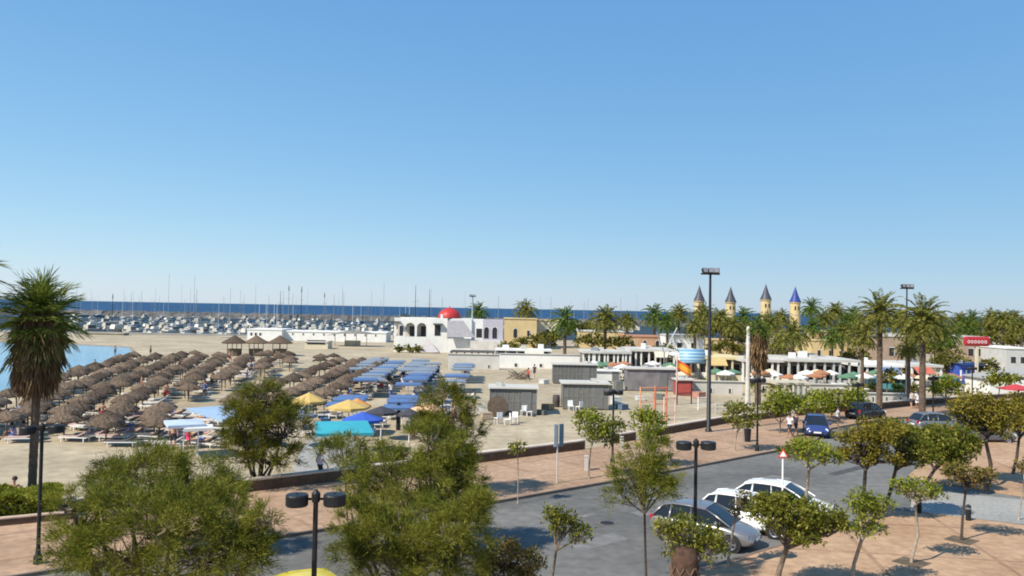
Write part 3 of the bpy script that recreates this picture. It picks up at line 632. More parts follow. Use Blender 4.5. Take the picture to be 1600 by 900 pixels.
fan_palm('palm mostly outside the picture, only one frond tip showing high at the edge', -92, 33.0, 428, 100, 32, None, .2, 50)

# ------------------------------------------------------------------ street lamps and masts
def street_lamp(px, D, ztop, rz, label, src=None):
    e = empty('street_lamp', (Xat(px, D, .12), D, .12), rz, label, 'street lamp', 'black double street lamps')
    h = ztop - .12
    MB().lathe([(.14, 0), (.14, .25), (.09, .32), (.065, .6), (.055, h)], 12).build('pole', M_BLACK, e, True)
    MB().lathe([(.085, h - .12), (.1, h), (.1, h + .08), (.03, h + .16)], 12).build('finial', M_BLACK, e)
    mb = MB(); mb.tube([(-.32, 0, h - .05), (.32, 0, h - .05)], .03, 6); mb.build('arm', M_BLACK, e)
    for s in (-1, 1):
        hd = MB().lathe([(.04, h + .07), (.24, h + .06), (.255, h + .03), (.255, h - .17), (.235, h - .2)], 20, c=(s * .42, 0, 0)).build('lamp_head', M_BLACK, e, False)
        MB().lathe([(.235, h - .17), (.12, h - .215), (.001, h - .22)], 16, c=(s * .42, 0, 0)).build('glass', mat('lamp_glass', (.35, .35, .33), .3, .05, 3), hd)
    return e
street_lamp(486, 18.4, P(486, 776, 18.4).z, .12, 'black double drum lamp standing in front of the yellow car')
street_lamp(1085, 26.9, P(1090, 693, 26.9).z, .1, 'black double drum lamp rising behind the silver car stump tree')
street_lamp(59, 27.3, P(70, 668, 27.3).z, .5, 'slim black double lamp beside the hedge and tall fan palm')
street_lamp(957, 47.0, P(962, 612, 47.0).z, .6, 'slim black double lamp between the two young promenade trees')
street_lamp(1183, 52.0, P(1188, 593, 52.0).z, .6, 'slim black double lamp right of the floodlight mast')
street_lamp(1340, 66.0, P(1342, 600, 66.0).z, .6, 'black lamp among the far row of bushy trees')
street_lamp(1458, 72.0, P(1461, 590, 72.0).z, .6, 'black lamp right of the second twin palm')
street_lamp(1519, 82.0, P(1522, 575, 82.0).z, .6, 'black lamp standing in front of the blue kiosk')

def mast(px, D, py, label, r=.12):
    x = Xat(px, D, 0); h = P(px + (13 if D < 100 else 5), py, D).z
    e = empty('floodlight_mast', (x, D, 0), 0, label, 'floodlight mast')
    MB().lathe([(r * 1.9, 0), (r * 1.9, .3), (r * 1.3, .35), (r * .65, h)], 12).build('pole', M_BLACK if D < 100 else M_STEEL, e, True)
    MB().box(-.7, .7, -.06, .06, h - .12, h).build('crossbar', M_BLACK, e)
    for s, a in ((-.45, .3), (0, 0), (.45, -.3)):
        M = Matrix.Translation((s, -.15, h + .15)) @ Matrix.Rotation(a, 4, 'Z') @ Matrix.Rotation(-.5, 4, 'X')
        f = MB().box(-.19, .19, -.12, .12, -.2, .2, M).build('floodlight', M_BLACK, e)
        MB().box(-.16, .16, -.13, -.122, -.17, .17, M).build('lens', mat('flood_lens', (.2, .2, .22), .15, .05, 3), f)
    return e
mast(1107, 60.0, 427, 'tall dark floodlight mast at the wall, between sand and promenade', .13)
mast(1416, 84.0, 450, 'tall floodlight mast behind the twin date palms', .10)
mast(737, 175.0, 463, 'thin floodlight mast behind the white house with the red dome', .2)
e = empty('post', (Xat(1168, 79, 0), 79, 0), 0, 'thick bare pale post beside the shaggy palm', 'post')
MB().lathe([(.30, 0), (.26, .3), (.22, 3.5), (.17, 7.6), (.02, 7.7)], 10).build('shaft', mat('pale_post', (.5, .46, .42), .8, .15, 3, bump=.3), e, True)

# ------------------------------------------------------------------ cars
def car(label, paint, x, y, heading, estate=False, L_=4.1, name='car'):
    e = empty(name, (x, y, .012), heading, label, 'car')
    w = .86
    def sect(xx, zb, zm, zt, ww, topw):
        h = [(0, zb), (ww * .9, zb), (ww * .985, zb + .1), (ww, zm), (ww * .985, zt - .10), (topw, zt - .015), (topw * .6, zt + .012), (0, zt + .02)]
        return [(xx, a, b) for a, b in h] + [(xx, -a, b) for a, b in h[-2:0:-1]]
    hf = L_ / 2
    st = [(-hf, .38, .5, .66, .70, .55), (-hf + .06, .28, .5, .88, .78, .66), (-hf + .25, .22, .5, .96, .83, .70), (-1.3, .2, .5, .95, w, .75), (-.6, .2, .5, .93, w, .77),
          (.3, .2, .5, .92, w, .77), (.85, .2, .5, .92, w, .76), (1.15, .2, .5, .885, w * .99, .72), (1.55, .2, .5, .80, w * .96, .66), (hf - .2, .22, .45, .70, w * .88, .58), (hf - .05, .28, .42, .6, w * .76, .48), (hf, .36, .42, .52, w * .68, .42)]
    mb = MB(); secs = [sect(*s) for s in st]; n = len(secs[0]); vs = [v for s in secs for v in s]
    fs = [(i*n+j, i*n+(j+1) % n, (i+1)*n+(j+1) % n, (i+1)*n+j) for i in range(len(secs)-1) for j in range(n)] + [tuple(range(n)), tuple(range(len(secs)*n-1, (len(secs)-1)*n-1, -1))]
    mb.add(vs, fs); body = mb.build('body', paint, e, True)
    ss = body.modifiers.new('sub', 'SUBSURF'); ss.levels = 1; ss.render_levels = 2
    # greenhouse: glass volume, pillars and roof
    xs = [(1.18, .90, .70, .70), (.62, 1.25, .66, .60), (.22, 1.43, .60, .56), (-.4, 1.49, .585, .56), (-1.1, 1.45, .58, .55), (-1.58 if estate else -1.45, 1.36, .575, .53), (-hf + .12, .93, .68, .66)]
    gl = MB(); vv = []
    for xx, zr, wr, _ in xs:
        vv += [(xx, -.755, .90), (xx, -wr, zr - .03), (xx, -wr * .6, zr), (xx, wr * .6, zr), (xx, wr, zr - .03), (xx, .755, .90)]
    gl.add(vv, [(i*6+j, i*6+j+1, i*6+j+7, i*6+j+6) for i in range(6) for j in range(5)])
    gl.build('window', mat('car_glass', (.015, .018, .022), .06, .1, 3, spec=.6), e)
    rf = MB(); vv = []
    for xx, zr, wr, _ in xs[2:6]:
        vv += [(xx, -wr - .012, zr - .045), (xx, -wr * .97, zr + .0), (xx, -wr * .5, zr + .022), (xx, wr * .5, zr + .022), (xx, wr * .97, zr), (xx, wr + .012, zr - .045)]
    rf.add(vv, [(i*6+j, i*6+j+1, i*6+j+7, i*6+j+6) for i in range(3) for j in range(5)])
    rf.build('roof', paint, e, True)
    for s in (-1, 1):
        p = MB()
        p.tube([(1.2, s*.745, .91), (.62, s*.675, 1.235), (.22, s*.61, 1.405)], .032, 6)
        p.tube([(-.32, s*.765, .92), (-.36, s*.6, 1.44)], .028, 6)
        p.tube([(-1.2, s*.765, .92), (-1.15, s*.595, 1.42)], .045, 6)
        p.tube([(-hf + .14, s*.69, .93), (-1.5, s*.585, 1.345), (-1.1, s*.595, 1.42), (-.4, s*.60, 1.455), (.22, s*.615, 1.40)], .04, 6)
        p.build('pillar', paint, e, True)
        m = MB(); m.lathe([(.001, .11), (.09, .08), (.11, 0), (.09, -.07), (.001, -.1)], 10, Matrix.Translation((.72, s*.92, .98)) @ Matrix.Scale(.6, 4, (1, 0, 0))); m.build('mirror', paint, e, True)
        for xx in (-.78, .18): MB().box(xx, xx + .18, s*.868 - .012, s*.868 + .012, .76, .79).build('door_handle', M_STEEL, e)
        d = MB()
        for xx in (-.98, -.32, .78): d.box(xx - .006, xx + .006, s*.862 - .004, s*.862 + .004, .32, .86)
        d.build('door_gap', M_DARK, e)
        MB().lathe([(.001, .03), (.10, .02), (.12, 0)], 10, Matrix.Translation((hf - .22, s*.58, .60)) @ Matrix.Rotation(math.pi/2, 4, 'Y') @ Matrix.Rotation(s*.4, 4, 'X') @ Matrix.Scale(1.5, 4, (0, 1, 0))).build('headlight', mat('headlight', (.7, .72, .75), .12, .05, 3, spec=.7), e, True)
        MB().box(-hf - .0, -hf + .22, s*.60 - .11, s*.60 + .11, .70, .92).build('tail_light', mat('tail_light', (.35, .02, .02), .2, .1, 3), e, bevel=.03)
        for xx in (-1.28, 1.28):
            MB().lathe([(.001, 0), (.37, 0), (.37, -.12)], 20, Matrix.Translation((xx, s*.866, .31)) @ Matrix.Rotation(-s*math.pi/2, 4, 'X')).build('wheel_arch', M_DARK, e)
            wc = Matrix.Translation((xx, s*.80, .30)) @ Matrix.Rotation(-s*math.pi/2, 4, 'X')
            wl = MB().lathe([(.20, .085), (.27, .09), (.30, .06), (.305, -.08), (.2, -.09)], 24, wc).build('wheel', mat('tyre', (.025, .025, .025), .85, .2, 8), e, True)
            rm = MB().lathe([(.001, .07), (.05, .075), (.05, .05), (.16, .055), (.2, .088), (.205, .03)], 20, wc)
            for q in range(5):
                a = q * 2*math.pi/5; rm.box(.03, .19, -.022, .022, .06, .085, wc @ Matrix.Rotation(a, 4, 'Z'))
            rm.build('rim', mat('rim', (.5, .5, .52), .3, .1, 5, metal=.8), wl)
    MB().box(hf - .03, hf + .012, -.45, .45, .36, .47).build('grille', M_DARK, e, bevel=.02)
    MB().box(hf + .0, hf + .02, -.26, .26, .40, .5).build('number_plate', M_WHITEM, e)
    MB().box(-hf - .01, -hf + .05, -.26, .26, .55, .66).build('number_plate', M_WHITEM, e)
    return e
PS = mat('silver_paint', (.27, .265, .27), .3, .04, 2, metal=.55, coat=.6)
PW = mat('white_paint', (.80, .80, .79), .3, .03, 2, coat=.6)
hd = math.atan2(-.54, .84)
car('silver hatchback parked nose to the plaza, dark side windows', PS, 7.75, 31.75, hd)
car('white hatchback parked next to the silver one, mostly hidden', PW, 10.0, 33.6, hd)
car('white estate car, farthest of the three parked side by side', PW, 12.2, 35.9, hd, True, 4.4)
pc = G(1290, 686); car('small blue car with bright windscreen driving by the far row of trees', mat('blue_paint', (.03, .05, .17), .3, .05, 2, coat=.6), pc.x, pc.y + 1.8, math.radians(252), False, 3.9)
pc = G(1462, 674); car('light silver car on the far road under the second twin palm', PS, pc.x, pc.y, math.radians(10))
pc = G(1536, 691); car('dark grey car behind the dark trunk on the far plaza', mat('grey_paint', (.10, .11, .13), .3, .05, 2, coat=.6), pc.x, pc.y, math.radians(5), True, 4.3)
pc = G(1362, 655); car('black car half hidden behind the bushy trees of the far row', mat('black_paint', (.02, .02, .025), .25, .05, 2, coat=.6), pc.x - .5, pc.y, math.radians(35))
car('yellow car at the bottom edge, only its rounded roof in view', mat('yellow_paint', (.66, .52, .04), .3, .06, 2, coat=.5), -6.05, 22.1, math.radians(215), False, 3.7)
pc = G(1402, 616); e = empty('van', (pc.x, pc.y + 2, 0), 0, 'teal van parked behind the pale wall near the twin palms', 'van')
mb = MB(); mb.prism([(-2.2, -.9), (2.2, -.9), (2.2, .9), (-2.2, .9)], .35, 1.9); mb.build('body', mat('teal_paint', (.10, .28, .30), .35, .08, 2), e, bevel=.15)
for xx in (-1.4, 1.3): MB().lathe([(.001, .12), (.2, .12), (.32, .1), (.32, -.1)], 16, Matrix.Translation((xx, -.86, .33)) @ Matrix.Rotation(math.pi/2, 4, 'X')).build('wheel', mat('tyre', (.025,)*3), e)
for xx in (-1.5, -.2, 1.1): MB().box(xx, xx + .95, -.92, -.9, 1.15, 1.7).build('window', MATS['car_glass'], e)

# ------------------------------------------------------------------ people
SKIN = mat('skin', (.48, .27, .18), .6, .1, 6); SKIN2 = mat('tanned_skin', (.30, .16, .10), .6, .1, 6)
def skinmesh(J, E, name, m, parent, root=0):
    me = bpy.data.meshes.new(name); me.from_pydata([j[0] for j in J], E, []); me.update(); me.materials.append(m)
    o = bpy.data.objects.new(name, me); COL.objects.link(o); o.parent = parent
    s = o.modifiers.new('skin', 'SKIN'); s.use_smooth_shade = True
    if not me.skin_vertices:
        bpy.context.view_layer.objects.active = o
    lay = me.skin_vertices[0].data if me.skin_vertices else None
    if lay is None: return o
    for i, j in enumerate(J):
        r = j[1]; lay[i].radius = r if hasattr(r, '__len__') else (r, r); lay[i].use_root = (i == root)
    ss = o.modifiers.new('sub', 'SUBSURF'); ss.levels = 1; ss.render_levels = 1
    return o
def person(label, loc, rz, pose='stand', skin=SKIN, shirt=None, shorts=None, hair=(.04, .025, .02), group=None, fingers=False, sc=1.0):
    e = empty('person', loc, rz, label, 'person', group); e.scale = (sc, sc, sc)
    # facing +Y, joints
    def V(*a): return Vector(a)
    if pose in ('stand', 'walk'):
        st = .26 if pose == 'walk' else .02
        pel = V(0, 0, .95); hip = [V(-.10, 0, .90), V(.10, 0, .90)]; kn = [V(-.11, st*.7+.02, .49), V(.11, -st*.35+.02, .49)]; an = [V(-.11, st, .08), V(.11, -st*1.25, .10)]
        ch = V(0, 0, 1.25); nk = V(0, .0, 1.46); hdp = V(0, .02, 1.62); sh = [V(-.18, 0, 1.40), V(.18, 0, 1.40)]
        el = [V(-.25, -st*.5, 1.14), V(.25, st*.4, 1.14)]; wr = [V(-.27, -st*.3+.05, .90), V(.27, st*.9+.05, .92)]; hn = [w + V(0, .02, -.09) for w in wr]
    elif pose == 'sit':
        pel = V(0, 0, .12); hip = [V(-.10, .05, .12), V(.10, .05, .12)]; kn = [V(-.16, .42, .42), V(.16, .42, .42)]; an = [V(-.12, .62, .06), V(.12, .62, .06)]
        ch = V(0, .03, .45); nk = V(0, .08, .66); hdp = V(0, .12, .82); sh = [V(-.18, .06, .60), V(.18, .06, .60)]
        el = [V(-.26, .20, .40), V(.26, .20, .40)]; wr = [V(-.16, .40, .44), V(.16, .40, .44)]; hn = [w + V(0, .08, .0) for w in wr]
    else:   # lie, head at -Y
        pel = V(0, 0, .10); hip = [V(-.10, .05, .10), V(.10, .05, .10)]; kn = [V(-.12, .48, .16), V(.12, .48, .11)]; an = [V(-.12, .88, .08), V(.12, .90, .08)]
        ch = V(0, -.32, .14); nk = V(0, -.52, .22); hdp = V(0, -.68, .28); sh = [V(-.18, -.46, .18), V(.18, -.46, .18)]
        el = [V(-.27, -.2, .12), V(.27, -.2, .12)]; wr = [V(-.25, .04, .09), V(.25, .04, .09)]; hn = [w + V(0, .09, 0) for w in wr]
    J = [(pel, (.14, .11)), (pel.lerp(ch, .5), (.12, .095)), (ch, (.145, .11)), (nk, .055), (nk.lerp(hdp, .5), .065), (hdp, .098), (hdp + (hdp - nk).normalized() * .07, .075)]
    E = [(0, 1), (1, 2), (2, 3), (3, 4), (4, 5), (5, 6)]
    for s in (0, 1):
        b = len(J); ft = V(0, .15, -.04) if pose != 'lie' else V(0, .06, .14)
        J += [(hip[s], .095), (hip[s].lerp(kn[s], .5), .078), (kn[s], .056), (kn[s].lerp(an[s], .35), .056), (an[s], .036), (an[s] + ft, .03)]
        E += [(0, b), (b, b+1), (b+1, b+2), (b+2, b+3), (b+3, b+4), (b+4, b+5)]
        b = len(J); J += [(sh[s], .058), (el[s], .04), (wr[s], .026), (hn[s], (.034, .018))]
        E += [(2, b), (b, b+1), (b+1, b+2), (b+2, b+3)]
        if fingers:
            d = (hn[s] - wr[s]).normalized(); sd_ = V(0, 1, 0) if abs(d.y) < .7 else V(1, 0, 0)
            for q in range(4):
                c = len(J); o_ = sd_ * (.022 * (q - 1.5)); ln = (.065, .075, .07, .055)[q]
                J += [(hn[s] + o_ + d * .03, .009), (hn[s] + o_ + d * (.03 + ln * .55), .0085), (hn[s] + o_ * .9 + d * (.03 + ln) + V(0, .01, 0), .007)]
                E += [(b+3, c), (c, c+1), (c+1, c+2)]
            c = len(J); J += [(wr[s].lerp(hn[s], .55) + sd_ * .045, .010), (wr[s].lerp(hn[s], .9) + sd_ * .06, .009)]; E += [(b+3, c), (c, c+1)]
    skinmesh(J, E, 'body', skin, e)
    up = (hdp - nk).normalized(); Mh = Matrix.Translation(hdp + up * .035) @ up.to_track_quat('Z', 'Y').to_matrix().to_4x4()
    MB().lathe([(.001, .125), (.06, .115), (.10, .07), (.112, .01), (.105, -.04), (.09, -.06)], 14, Mh @ Matrix.Translation((0, -.02, 0))).build('hair', mat('hair%d' % int(hair[0]*100), hair, .7, .2, 20), e, True)
    if shirt:
        c = MB(); c.tube([pel + (ch - pel) * .05, pel.lerp(ch, .5), ch, ch.lerp(nk, .75)], [.165, .155, .175, .10], 12)
        for s in (0, 1): c.tube([sh[s].lerp(ch, .3), sh[s], sh[s].lerp(el[s], .55)], [.09, .085, .068], 10)
        c.build('shirt', shirt, e, True)
    if shorts:
        c = MB(); c.tube([pel + (ch - pel) * .22, pel, hip[0].lerp(hip[1], .5)], [.15, .168, .15], 12)
        for s in (0, 1): c.tube([hip[s], hip[s].lerp(kn[s], .75)], [.115, .095], 10)
        c.build('shorts', shorts, e, True)
    return e
def cloth(n, c): return mat('cloth_' + n, c, .85, .08, 6)
p = G(497, 757, 0.0); person('man in white top walking just behind the low brown wall', (p.x, 40.9, 0), -1.0, 'walk', SKIN2, cloth('white', (.65, .62, .64)), cloth('dark', (.04, .04, .06)), fingers=True)
person('bare-backed man sitting on the sand behind the hedge', (Xat(20, 36.4), 36.4, 0.05), .2, 'sit', SKIN2, None, cloth('dark', (.04, .04, .06)), fingers=True)
for i, (px, py, pose, lb, sh_, so_) in enumerate([
    (1234, 686, 'walk', 'walker in white shirt on the promenade by the cyclists tree', 'white', 'dark'), (1243, 684, 'walk', 'darkly dressed walker beside the one in white shirt', 'dark', 'dark'),
    (1309, 672, 'stand', 'person in pale grey clothes near the blue car', 'grey', 'dark'), (1424, 640, 'stand', 'person in grey standing beside the second twin palm', 'grey', 'dark'),
    (1433, 641, 'stand', 'person in white standing beside the second twin palm', 'white', 'white'), (270, 703, 'stand', 'bather standing under the pale blue awning', None, 'dark'),
    (293, 702, 'stand', 'bather in pink shorts near the front loungers', None, 'pink'), (33, 680, 'sit', 'woman in bright pink top sitting on the beach', 'pink', 'blue'),
    (22, 683, 'sit', 'person in lilac top sitting beside the woman in pink', 'lilac', 'blue'), (555, 690, 'stand', 'bather beside the turquoise awning', None, 'blue'),
    (645, 690, 'stand', 'bather under the trees by the dark post', None, 'red'), (835, 590, 'walk', 'person in dark clothes crossing open sand near the cream wall', 'dark', 'dark'),
    (825, 597, 'walk', 'person walking on open sand behind the first grey hut', 'red', 'dark'), (740, 640, 'stand', 'person in white by the trees left of the first hut', 'white', 'dark')]):
    p = G(px, py, .0); onp = .12 if px > 1200 else 0
    C_ = {'white': (.7, .68, .68), 'dark': (.04, .04, .06), 'grey': (.4, .4, .42), 'pink': (.72, .06, .16), 'lilac': (.45, .38, .6), 'blue': (.12, .18, .45), 'red': (.5, .06, .05)}
    person(lb, (p.x, p.y, onp), R.uniform(0, 6.28), pose, SKIN if i % 2 else SKIN2, cloth(sh_, C_[sh_]) if sh_ else None, cloth(so_, C_[so_]))
for px, py, lb in ((180, 549, 'bather standing far out in the bay'), (148, 573, 'dark bather in the shallows'), (136, 583, 'bather nearest the shore umbrellas'), (235, 556, 'bather at the far waterline')):
    p = G(px, py, -.35); person(lb, (p.x, p.y, -1.05 if px < 230 else -.3), R.uniform(0, 6), 'stand', SKIN2, None, cloth('dark', (.04, .04, .06)))

# ------------------------------------------------------------------ beach furniture
def make_thatch(i):
    e = empty('thatched_umbrella', (0, 0, 0)); rr = random.Random(i)
    n = 26; prof = [(.04, 2.16), (.10, 2.10), (.42, 1.93), (.78, 1.74), (1.02, 1.60)]; vs = []
    for k, (r, z) in enumerate(prof):
        for j in range(n):
            a = 2*math.pi*j/n; q = 1 + (rr.uniform(-.06, .06) if k > 1 else 0); zz = z + (rr.uniform(-.05, .04) if k > 1 else 0)
            if k == 4: zz -= rr.uniform(0, .14); q += rr.uniform(-.05, .06)
            vs.append((r*q*math.cos(a), r*q*math.sin(a), zz))
    vs += [(x*.93, y*.93, z - .10) for x, y, z in vs[-n:]] + [(0, 0, 1.95)]
    fs = [(k*n+j, k*n+(j+1) % n, (k+1)*n+(j+1) % n, (k+1)*n+j) for k in range(5) for j in range(n)] + [(5*n+j, 5*n+(j+1) % n, 6*n) for j in range(n)]
    cb = MB().add(vs, fs)
    for q in range(90):
        a = rr.uniform(0, 6.28); rad = rr.uniform(.5, 1.05); z0 = 2.12 - .5 * rad; c_, s_ = math.cos(a), math.sin(a); w_ = rr.uniform(.02, .05)
        cb.add([(rad*c_ - s_*w_, rad*s_ + c_*w_, z0), (rad*c_ + s_*w_, rad*s_ - c_*w_, z0), ((rad+.16)*c_ + s_*w_*.4, (rad+.16)*s_ - c_*w_*.4, z0 - rr.uniform(.10, .3))], [(0, 1, 2)])
    cb.build('canopy', M_THATCH, e)
    MB().tube([(0, 0, -.1), (0, 0, 2.05)], .05, 6).build('pole', M_BARK, e)
    return e
TH = [make_thatch(i) for i in range(4)]
TLAB = 'brown thatched beach umbrella standing in the long rows along the water'
def sx(y):     # shoreline x at depth y
    pts = LAND[1:8]
    for (x0, y0), (x1, y1) in zip(pts, pts[1:]):
        if y0 <= y <= y1: return x0 + (x1-x0)*(y-y0)/(y1-y0)
    return -70
def gap(y): return -21.0 if y < 58 else -29.0
spots = []
for k in range(10):
    y = 50.5 + (k % 3) * .7
    while y < 114:
        x = sx(y) + 2.0 + 3.15 * k
        if x < gap(y): spots.append((x, y))
        y += 2.15 + (y - 50) * .004
for k in range(3):
    y = 63 + k * .8
    while y < 113: spots.append((-21.6 + k * 3.0 - (y - 62) * .04, y)); y += 2.2
for y in (114, 118, 123):
    for k in range(5): spots.append((-48 + k * 5 + R.uniform(-1.5, 1.5), y + R.uniform(-1, 1)))
for i, (x, y) in enumerate(spots):
    s = TH[i % 4]; o = s if i < 4 else copy_tree(s)
    o.location = (x + R.uniform(-.35, .35), y + R.uniform(-.3, .3), R.uniform(-.1, .08)); o.rotation_euler.z = R.uniform(0, 6.28)
    q = R.uniform(.94, 1.12); o.scale = (q, q, R.uniform(.82, .98)); o.rotation_euler.x = R.uniform(-.06, .06); o.rotation_euler.y = R.uniform(-.06, .06); tag(o, TLAB, 'beach umbrella', 'thatched umbrellas in rows on the beach')
print('thatch', len(spots))

def make_lounger(c, i):
    e = empty('sun_lounger', (0, 0, 0)); fr = MB()
    fr.box(-.32, -.27, -.95, .95, .26, .31); fr.box(.27, .32, -.95, .95, .26, .31); fr.box(-.27, .27, .9, .95, .26, .31); fr.box(-.27, .27, -.95, -.9, .26, .31)
    fr.build('frame', M_WHITEM, e)
    for a in (-1, 1):
        for b in (-.75, .75): MB().box(a*.295 - .025, a*.295 + .025, b - .025, b + .025, 0, .26).build('leg', M_WHITEM, e)
    MB().box(-.28, .28, -.3, .93, .312, .39).build('mattress', c, e, bevel=.02)
    M = Matrix.Translation((0, -.3, .33)) @ Matrix.Rotation(-.5, 4, 'X')
    MB().box(-.28, .28, -.68, 0, 0, .08, M).build('backrest', c, e, bevel=.02)
    return e
LC = [mat('pad_white', (.62, .58, .55), .8, .08, 3), mat('pad_pink', (.48, .33, .30), .8, .1, 3), mat('pad_blue', (.10, .20, .42), .8, .1, 3), mat('pad_dark', (.10, .09, .09), .8, .1, 3)]
LL = ['white-padded sun lounger on the sand among the umbrella rows', 'faded pink sun lounger on the sand among the umbrella rows', 'blue-padded sun lounger on the sand under the blue parasols', 'dark sun lounger on the sand among the umbrella rows']
LP = [make_lounger(c, i) for i, c in enumerate(LC)]; lused = set()
def lounger(x, y, k, rz):
    s = LP[k]; o = copy_tree(s) if k in lused else s; lused.add(k)
    o.location = (x, y, .02); o.rotation_euler.z = rz; tag(o, LL[k], 'sun lounger', 'sun loungers on the beach'); return o
lsp = []
for px0, px1, py, st in ((0, 330, 652, 22), (95, 330, 662, 26), (130, 340, 673, 26), (150, 320, 686, 26), (235, 330, 697, 30)):
    px = px0
    while px < px1:
        g_ = G(px, py + R.uniform(-3, 3)); lsp.append((g_.x, g_.y, R.choice((0, 0, 1, 1, 3)), R.uniform(1.2, 1.9))); px += st + R.uniform(-4, 4)
for (x, y) in spots:
    if y < 105 and R.random() < .42: lsp.append((x + 1.2, y - .4, R.choice((0, 0, 1, 3)), R.uniform(1.3, 1.8)))
for x0 in (-13.8, -9.6, -5.8):
    for yy in np.arange(56, 108, 4.2): lsp.append((x0 + R.uniform(-.3, .3), float(yy), R.choice((2, 2, 0)), R.uniform(-.2, .2)))
for x, y, k, rz in lsp: lounger(x, y, k, rz)
print('loungers', len(lsp))
sb = [person('sunbather lying on a lounger among the umbrella rows', (lsp[0][0], lsp[0][1], .37), lsp[0][3], 'lie', SKIN, None, cloth('blue', (.12, .18, .45)), group='sunbathers lying on loungers')]
for i in range(1, min(len(lsp), 70), 4):
    o = copy_tree(sb[0]); o.location = (lsp[i][0], lsp[i][1], .37); o.rotation_euler.z = lsp[i][3]; sb.append(o)

def parasol(name, col, w, hgt, px, py, label, rz=.0, flat=.25, round_=False, src=None, xy=None, D=None, L2=None, cat='beach umbrella', group=None):
    m = mat('canvas_' + col[0], col[1], .8, .08, 3)
    if xy: loc = (xy[0], xy[1], 0)
    else: g_ = G(px, py, hgt); loc = (g_.x, g_.y, 0)
    e = empty(name, loc, rz, label, cat, group); n = 8 if round_ else 4; w2 = w/2; l2 = (L2 or w)/2
    if round_: rim = [(w2*math.cos(2*math.pi*j/n), w2*math.sin(2*math.pi*j/n)) for j in range(n)]
    else: rim = [(-w2, -l2), (w2, -l2), (w2, l2), (-w2, l2)]
    zs = hgt - flat; vs = [(x, y_, zs) for x, y_ in rim] + [(0, 0, hgt)] + [(x, y_, zs - .16) for x, y_ in rim] + [(0, 0, hgt - .05)]
    N = n; fs = [(j, (j+1) % N, N) for j in range(N)] + [(j, N+1+j, N+1+(j+1) % N, (j+1) % N) for j in range(N)] + [(N+1+(j+1) % N, N+1+j, 2*N+1) for j in range(N)]
    MB().add(vs, fs).build('canopy', m, e)
    MB().tube([(0, 0, 0), (0, 0, hgt - .06)], .035, 8).build('pole', M_WHITEM, e)
    return e
BLUE = ('blue', (.085, .15, .30)); LBLUE = ('pale_blue', (.27, .38, .52)); TEAL = ('turquoise', (.04, .33, .40)); YELLOW = ('yellow', (.52, .36, .12)); ORNG = ('orange', (.60, .26, .07)); DK = ('dark', (.05, .05, .06)); GRB = ('grey_blue', (.19, .23, .28))
first = parasol('beach_parasol', BLUE, 2.35, 1.9, 0, 0, 'square blue parasol in the rows left of the grey huts', .15, .12, xy=(-12.3, 59.5), group='blue parasols in rows on the sand')
second = parasol('beach_parasol', GRB, 2.35, 1.9, 0, 0, 'square grey-blue parasol in the far rows left of the grey huts', .15, .12, xy=(-13.6, 80), group='grey-blue parasols in rows on the sand')
bsp = [(-12.4, 62.2, 0), (-12.6, 64.8, 0), (-8.0, 59.0, 0), (-8.2, 61.6, 0), (-8.4, 64.3, 0)]
for k in range(11): bsp.append((-14.2 - .08*k, 79 + 2.7*k, 1 if k % 3 else 0)); bsp.append((-9.6 - .05*k, 76 + 2.7*k, 0 if k < 5 else 1)); bsp.append((-5.6 - .03*k, 77 + 2.7*k, 0 if k % 3 == 0 else 1))
for k in range(8): bsp.append((-11.6 - .08*k, 90 + 2.7*k, 1)); bsp.append((-17.6 - .1*k, 94 + 2.7*k, 1))
for x, y, k in bsp:
    if y < 70 or R.random() < .82: copy_at((first, second)[k], (x, y, R.uniform(-.08, .08)), .15 + R.uniform(-.06, .06))
parasol('awning', TEAL, 3.0, 2.4, 536, 664, 'large turquoise awning beside the grey beach path', .25, .1, L2=4.6, cat='awning')
parasol('beach_parasol', ('bright_blue', (.04, .10, .42)), 2.5, 2.5, 567, 643, 'bright blue pointed parasol behind the turquoise awning', .3, .45, True)
parasol('beach_parasol', YELLOW, 2.9, 2.5, 545, 624, 'yellow parasol with orange trim behind the bright blue one', .3, .5, True)
parasol('beach_parasol', ORNG, 2.0, 2.5, 558, 622, 'orange parasol overlapping the yellow one', .3, .5, True)
parasol('beach_parasol', YELLOW, 2.6, 2.5, 483, 613, 'yellow parasol just right of the bushy feathery tree', .3, .6, True)
parasol('beach_parasol', ('peach', (.62, .38, .22)), 2.6, 2.5, 668, 628, 'peach parasol partly behind the feathery tree', .3, .5, True)
parasol('beach_parasol', DK, 2.2, 2.3, 596, 634, 'dark parasol near the dark post', .3, .4, True)
parasol('beach_parasol', DK, 1.6, 2.3, 640, 638, 'small dark parasol right of the dark post', .3, .35, True)
parasol('awning', LBLUE, 2.6, 2.1, 350, 641, 'long pale blue awning over the loungers', .7, .12, L2=6.5, cat='awning')
parasol('awning', ('washed_blue', (.42, .50, .62)), 2.0, 2.1, 288, 657, 'small washed-out blue awning beside the long one', .5, .1, L2=2.4, cat='awning')
parasol('awning', ('off_white', (.66, .64, .62)), 1.6, 1.9, 310, 664, 'small white awning in front of the blue ones', .4, .08, L2=1.6, cat='awning')
parasol('beach_parasol', GRB, 2.4, 2.4, 466, 640, 'grey-blue parasol half hidden by the bushy feathery tree', .3, .3, True)
p = G(622, 672); e = empty('post', (p.x, p.y, 0), 0, 'dark thick post between the two dark parasols', 'post'); MB().lathe([(.16, 0), (.14, 1.9), (.1, 2.0), (.001, 2.02)], 10).build('shaft', M_BLACK, e)

